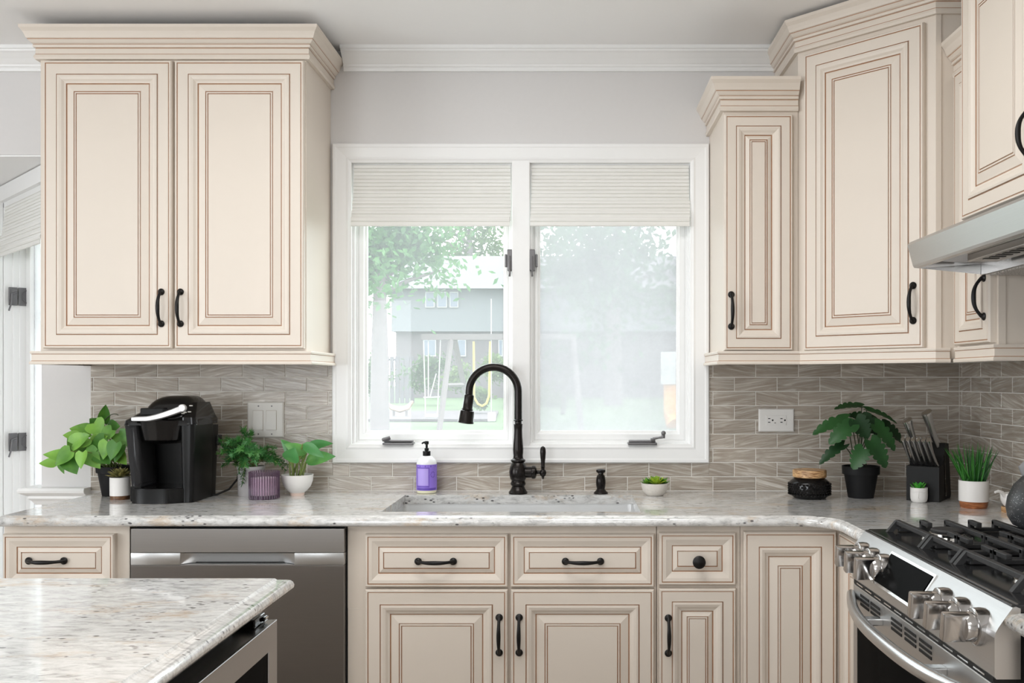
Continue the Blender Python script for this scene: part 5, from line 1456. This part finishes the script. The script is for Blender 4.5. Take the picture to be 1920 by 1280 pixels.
gm = MB(); gm.add([(-40, 1.6, -.3), (40, 1.6, -.3), (40, 8, gz(8)), (-40, 8, gz(8)), (40, 60, gz(60)), (-40, 60, gz(60))], [(0, 1, 2, 3), (3, 2, 4, 5)])
tag(gm.build('ground', M['lawn'], fix=True), kind='structure')
def gpx(px, Y): return xw(px, Y)
mu = MB(); mu.prism([(gpx(672, 18), 16.8, gz(16.8) + .01), (gpx(930, 17), 16.8, gz(16.8) + .01), (gpx(940, 22), 21, gz(21) + .01), (gpx(660, 22), 21, gz(21) + .01)], (0, 0, .05))
tag(mu.build('mulch_bed', M['mulch']), 'brown mulch bed under the swings seen through the left pane', 'mulch bed')
# neighbour's house
HY = 34.0
c = thing('house', (gpx(860, HY), HY, gz(HY)), 'pale two-storey house across the garden seen through the window', 'house')
x0, x1 = gpx(742, HY), gpx(1275, HY)
MB().box(x0, x1, HY, HY + 8, gz(HY) - .2, zw(622, HY)).build('brick_storey', M['brick'], c)
MB().box(x0 - .1, x1 + .1, HY - .4, HY + 8, zw(622, HY), zw(545, HY)).build('upper_storey', M['siding'], c)
MB().prism([(x0 - .6, HY - 1, zw(545, HY)), (x0 - .6, HY + 9, zw(545, HY)), (x0 - .6, HY + 4, zw(455, HY))], (x1 - x0 + 1.2, 0, 0)).build('roof', M['roof'], c)
for p0, p1 in ((801, 818), (823, 841), (846, 862), (1060, 1085), (1095, 1120)):
    w_ = MB().box(gpx(p0, HY), gpx(p1, HY), HY - .48, HY - .4, zw(578, HY), zw(549, HY)).build('window_frame', M['rope'], c)
    MB().box(gpx(p0 + 1.5, HY), gpx(p1 - 1.5, HY), HY - .5, HY - .47, zw(576.5, HY), zw(551, HY)).build('pane', M['housewin'], w_)
for p0, p1 in ((795, 818), (858, 874), (935, 943)):
    w_ = MB().box(gpx(p0, HY), gpx(p1, HY), HY - .1, HY, zw(668, HY), zw(636, HY)).build('window_frame', M['rope'], c)
    MB().box(gpx(p0 + 1.5, HY), gpx(p1 - 1.5, HY), HY - .12, HY - .09, zw(666, HY), zw(638, HY)).build('pane', M['housewin'], w_)
def tree(name, label, px, Y, top_py, rpx, trunk_r, nleaf, cy_py, mat, lean=0, cat='tree', wid=1.0, size=.16):
    x = gpx(px, Y); zg = gz(Y)
    c = thing(name, (x, Y, zg), label, cat)
    R_ = rpx * kk(Y); zc = zw(cy_py, Y)
    if trunk_r > 0:
        MB().tube([(x, Y, zg - .1), (x + lean * .3, Y, (zg + zc) / 2), (x + lean, Y, zc + R_ * .3)], [trunk_r * 1.2, trunk_r, trunk_r * .5], 10).build('trunk', M['bark'], c)
        br = MB()
        for i in range(7):
            a = i * .9 + .3; b0 = Vector((x + lean * .5, Y, zg + (zc - zg) * (.75 + .06 * i)))
            br.tube([b0, b0 + Vector((math.cos(a) * R_ * .4 * wid, math.sin(a) * R_ * .3, R_ * .25)), b0 + Vector((math.cos(a) * R_ * .85 * wid, math.sin(a) * R_ * .6, R_ * .42))], [trunk_r * .4, trunk_r * .25, trunk_r * .08], 6)
        br.build('branches', M['bark'], c)
    fv = MB()
    cl = [(Vector((rnd.gauss(0, .45) * wid, rnd.gauss(0, .4), rnd.gauss(0, .42))), rnd.uniform(.16, .34)) for _ in range(26)]
    for i in range(nleaf):
        cc, cr = cl[i % 26]
        p = Vector((x + lean, Y, zc)) + (cc + Vector((rnd.gauss(0, cr), rnd.gauss(0, cr), rnd.gauss(0, cr * .7)))) * R_
        if p.z < zg: continue
        a = Vector((rnd.gauss(0, 1), rnd.gauss(0, 1), rnd.gauss(0, 1))).normalized(); b = a.cross(Vector((.3, .5, .8))).normalized()
        fv.add([p, p + a * size * .5 + b * size * .28, p + a * size, p + a * size * .5 - b * size * .28], [(0, 1, 2, 3)])
    fv.build('foliage', mat, c, fix=False, kind='stuff')
tree('shade_tree', 'leafy shade tree with a thick trunk at the left of the garden view', 712, 14.0, 420, 120, .155, 5200, 470, M['treeleaf'], cat='tree', wid=1.15)
tree('background_tree', 'pale tree behind the house roof in the left pane', 880, 47.0, 430, 80, .30, 2600, 455, M['shrubleaf'], size=.3, wid=1.3)
tree('background_tree', 'tall pale tree behind the fogged right pane', 1150, 26.0, 430, 150, .25, 2600, 490, M['treeleaf'], size=.3)
for i, (px, Y, r, cy, lab) in enumerate(((798, 26, 28, 700, 'low shrub between the tree trunk and the swing'), (864, 23, 20, 712, 'rounded shrub behind the swing frame'), (700, 24, 26, 705, 'dark hedge shrub at the left edge of the garden view'), (1030, 25, 30, 770, 'low green shrub behind the fogged pane'), (930, 25, 22, 690, 'small shrub near the middle of the window'), (900, 19.5, 12, 745, 'low bush beside the swing set leg'))):
    tree('garden_shrub', lab, px, Y, 0, r * 1.2, 0, 1300, cy, M['shrubleaf'], cat='shrub', size=.14)
c = thing('garden_fence', (gpx(735, 28), 28, gz(28)), 'dark slatted garden fence left of the house', 'fence')
for i in range(9):
    MB().box(gpx(693 + i * 9.5, 28), gpx(700.5 + i * 9.5, 28), 28, 28.05, gz(28), zw(668, 28)).build('slat', M['fence'], c)
MB().box(gpx(690, 28), gpx(780, 28), 28.05, 28.1, zw(676, 28), zw(672, 28)).box(gpx(690, 28), gpx(780, 28), 28.05, 28.1, zw(712, 28), zw(708, 28)).build('rail', M['fence'], c)
# swing set
SY = 15.0
c = thing('swing_set', (gpx(860, SY), SY, gz(SY)), 'timber A-frame swing set on the lawn seen through the left pane', 'swing set')
def gp(px, py, Y): return Vector((gpx(px, Y), Y, zw(py, Y)))
zbm = zw(630, SY); kS = kk(SY)
for nm, pts, r in (('leg', [(846, 634, SY), (823, 812, SY - 1.2)], .055), ('leg', [(852, 634, SY), (880, 775, SY + 1.2)], .055), ('leg', [(1075, 634, SY), (1090, 812, SY - 1.2)], .055), ('leg', [(1072, 634, SY), (1055, 775, SY + 1.2)], .055)):
    MB().tube([gp(*p) for p in pts], r, 4).build(nm, M['timber'], c)
MB().box(gpx(790, SY), gpx(1080, SY), SY - .06, SY + .06, zw(637, SY), zw(626, SY)).build('beam', M['timber'], c)
MB().tube([gp(838, 722, SY - .6), gp(868, 721, SY + .6)], .04, 4).build('brace', M['timber'], c)
c = thing('glider_swing', (gpx(812, SY), SY, zw(780, SY)), 'white rope glider swing hanging left of the A-frame leg', 'swing')
ro = MB()
for a, b in (((794, 636), (798, 780)), ((826, 636), (820, 778)), ((803, 636), (803, 745)), ((818, 700), (806, 745))): ro.tube([gp(a[0], a[1], SY), gp(b[0], b[1], SY)], .012, 5)
ro.build('rope', M['rope'], c)
MB().tube([gp(794, 745, SY), gp(825, 744, SY)], .016, 5).build('crossbar', M['rope'], c)
MB().box(gpx(799, SY), gpx(821, SY), SY - .15, SY + .15, zw(782, SY), zw(776, SY), bev=.01).build('seat', M['rope'], c)
c = thing('strap_swing', (gpx(904, SY), SY, zw(760, SY)), 'yellow strap swing hanging behind the faucet neck', 'swing')
MB().tube([gp(888, 640, SY), gp(889, 745, SY), gp(896, 757, SY), gp(904, 761, SY), gp(912, 756, SY), gp(917, 742, SY), gp(919, 640, SY)], .022, 6).build('strap', M['yellow'], c)
c = thing('disc_swing', (gpx(922, SY), SY, zw(788, SY)), 'white block swing on a single rope right of the yellow strap', 'swing')
MB().tube([gp(921, 560, SY), gp(921, 774, SY)], .010, 5).build('rope', M['rope'], c)
MB().box(gpx(915, SY), gpx(929, SY), SY - .1, SY + .1, zw(790, SY), zw(773, SY), bev=.02).build('seat', M['rope'], c)
c = thing('tube_slide', (gpx(1262, SY), SY, gz(SY)), 'orange and cream tube slide at the right edge of the fogged pane', 'slide')
MB().tube([gp(1262, 660, SY), gp(1262, 720, SY)], [.24, .24], 16).build('upper_tube', M['rope'], c)
MB().tube([gp(1263, 720, SY), gp(1264, 780, SY), gp(1270, 800, SY - .3)], [.20, .20, .20], 16).build('lower_tube', M['slide'], c)
c = thing('garden_hammock', (gpx(750, 18), 18, gz(18)), 'small curved wooden rocker on the mulch left of the swing', 'garden seat')
hp_ = [gp(724, 755, 18), gp(735, 764, 18), gp(750, 768, 18), gp(765, 764, 18), gp(774, 752, 18)]
MB().tube(hp_, [.03, .06, .07, .06, .03], 6).build('shell', plain('weathered_wood', (.34, .25, .19), .8), c)
for px in (738, 762): MB().tube([gp(px, 765, 18), Vector((gpx(px, 18), 18, gz(18) + .07))], .03, 5).build('foot', M['timber'], c)

# ------------------------------------------------------------------ added fill panels standing in for ceiling-bounced light (above the picture)
M['opal'] = plain('opal_glass', (0.9, 0.88, 0.84), 0.3)
def bounce_panel(x, y, label):
    c = thing('bounce_fill_panel', (x, y, CEIL - .001), label, 'fill light', 'added bounce-fill panels')
    MB().rings((x - .62, y - .32, CEIL - .001), X_, Y_, -Z_, 1.24, .64, [(0, 0), (0, .035), (.018, .035), (.018, .03)], cap=False).build('frame', M['white'], c, fix=False)
    MB().box(x - .602, x + .602, y - .302, y + .302, CEIL - .012, CEIL - .004).build('diffuser', M['opal'], c)
    o = area_light('bounce_panel_fill', (x, y, CEIL - .034), (x, y, 0), 1.2, .6, BOUNCE_FILL_W, (1.0, 1.0, .99))
bounce_panel(-.30, -1.40, 'added ceiling fill panel over the aisle, standing in for bounced light')
bounce_panel(-.6, -3.5, 'added ceiling fill panel behind the camera, standing in for bounced light')
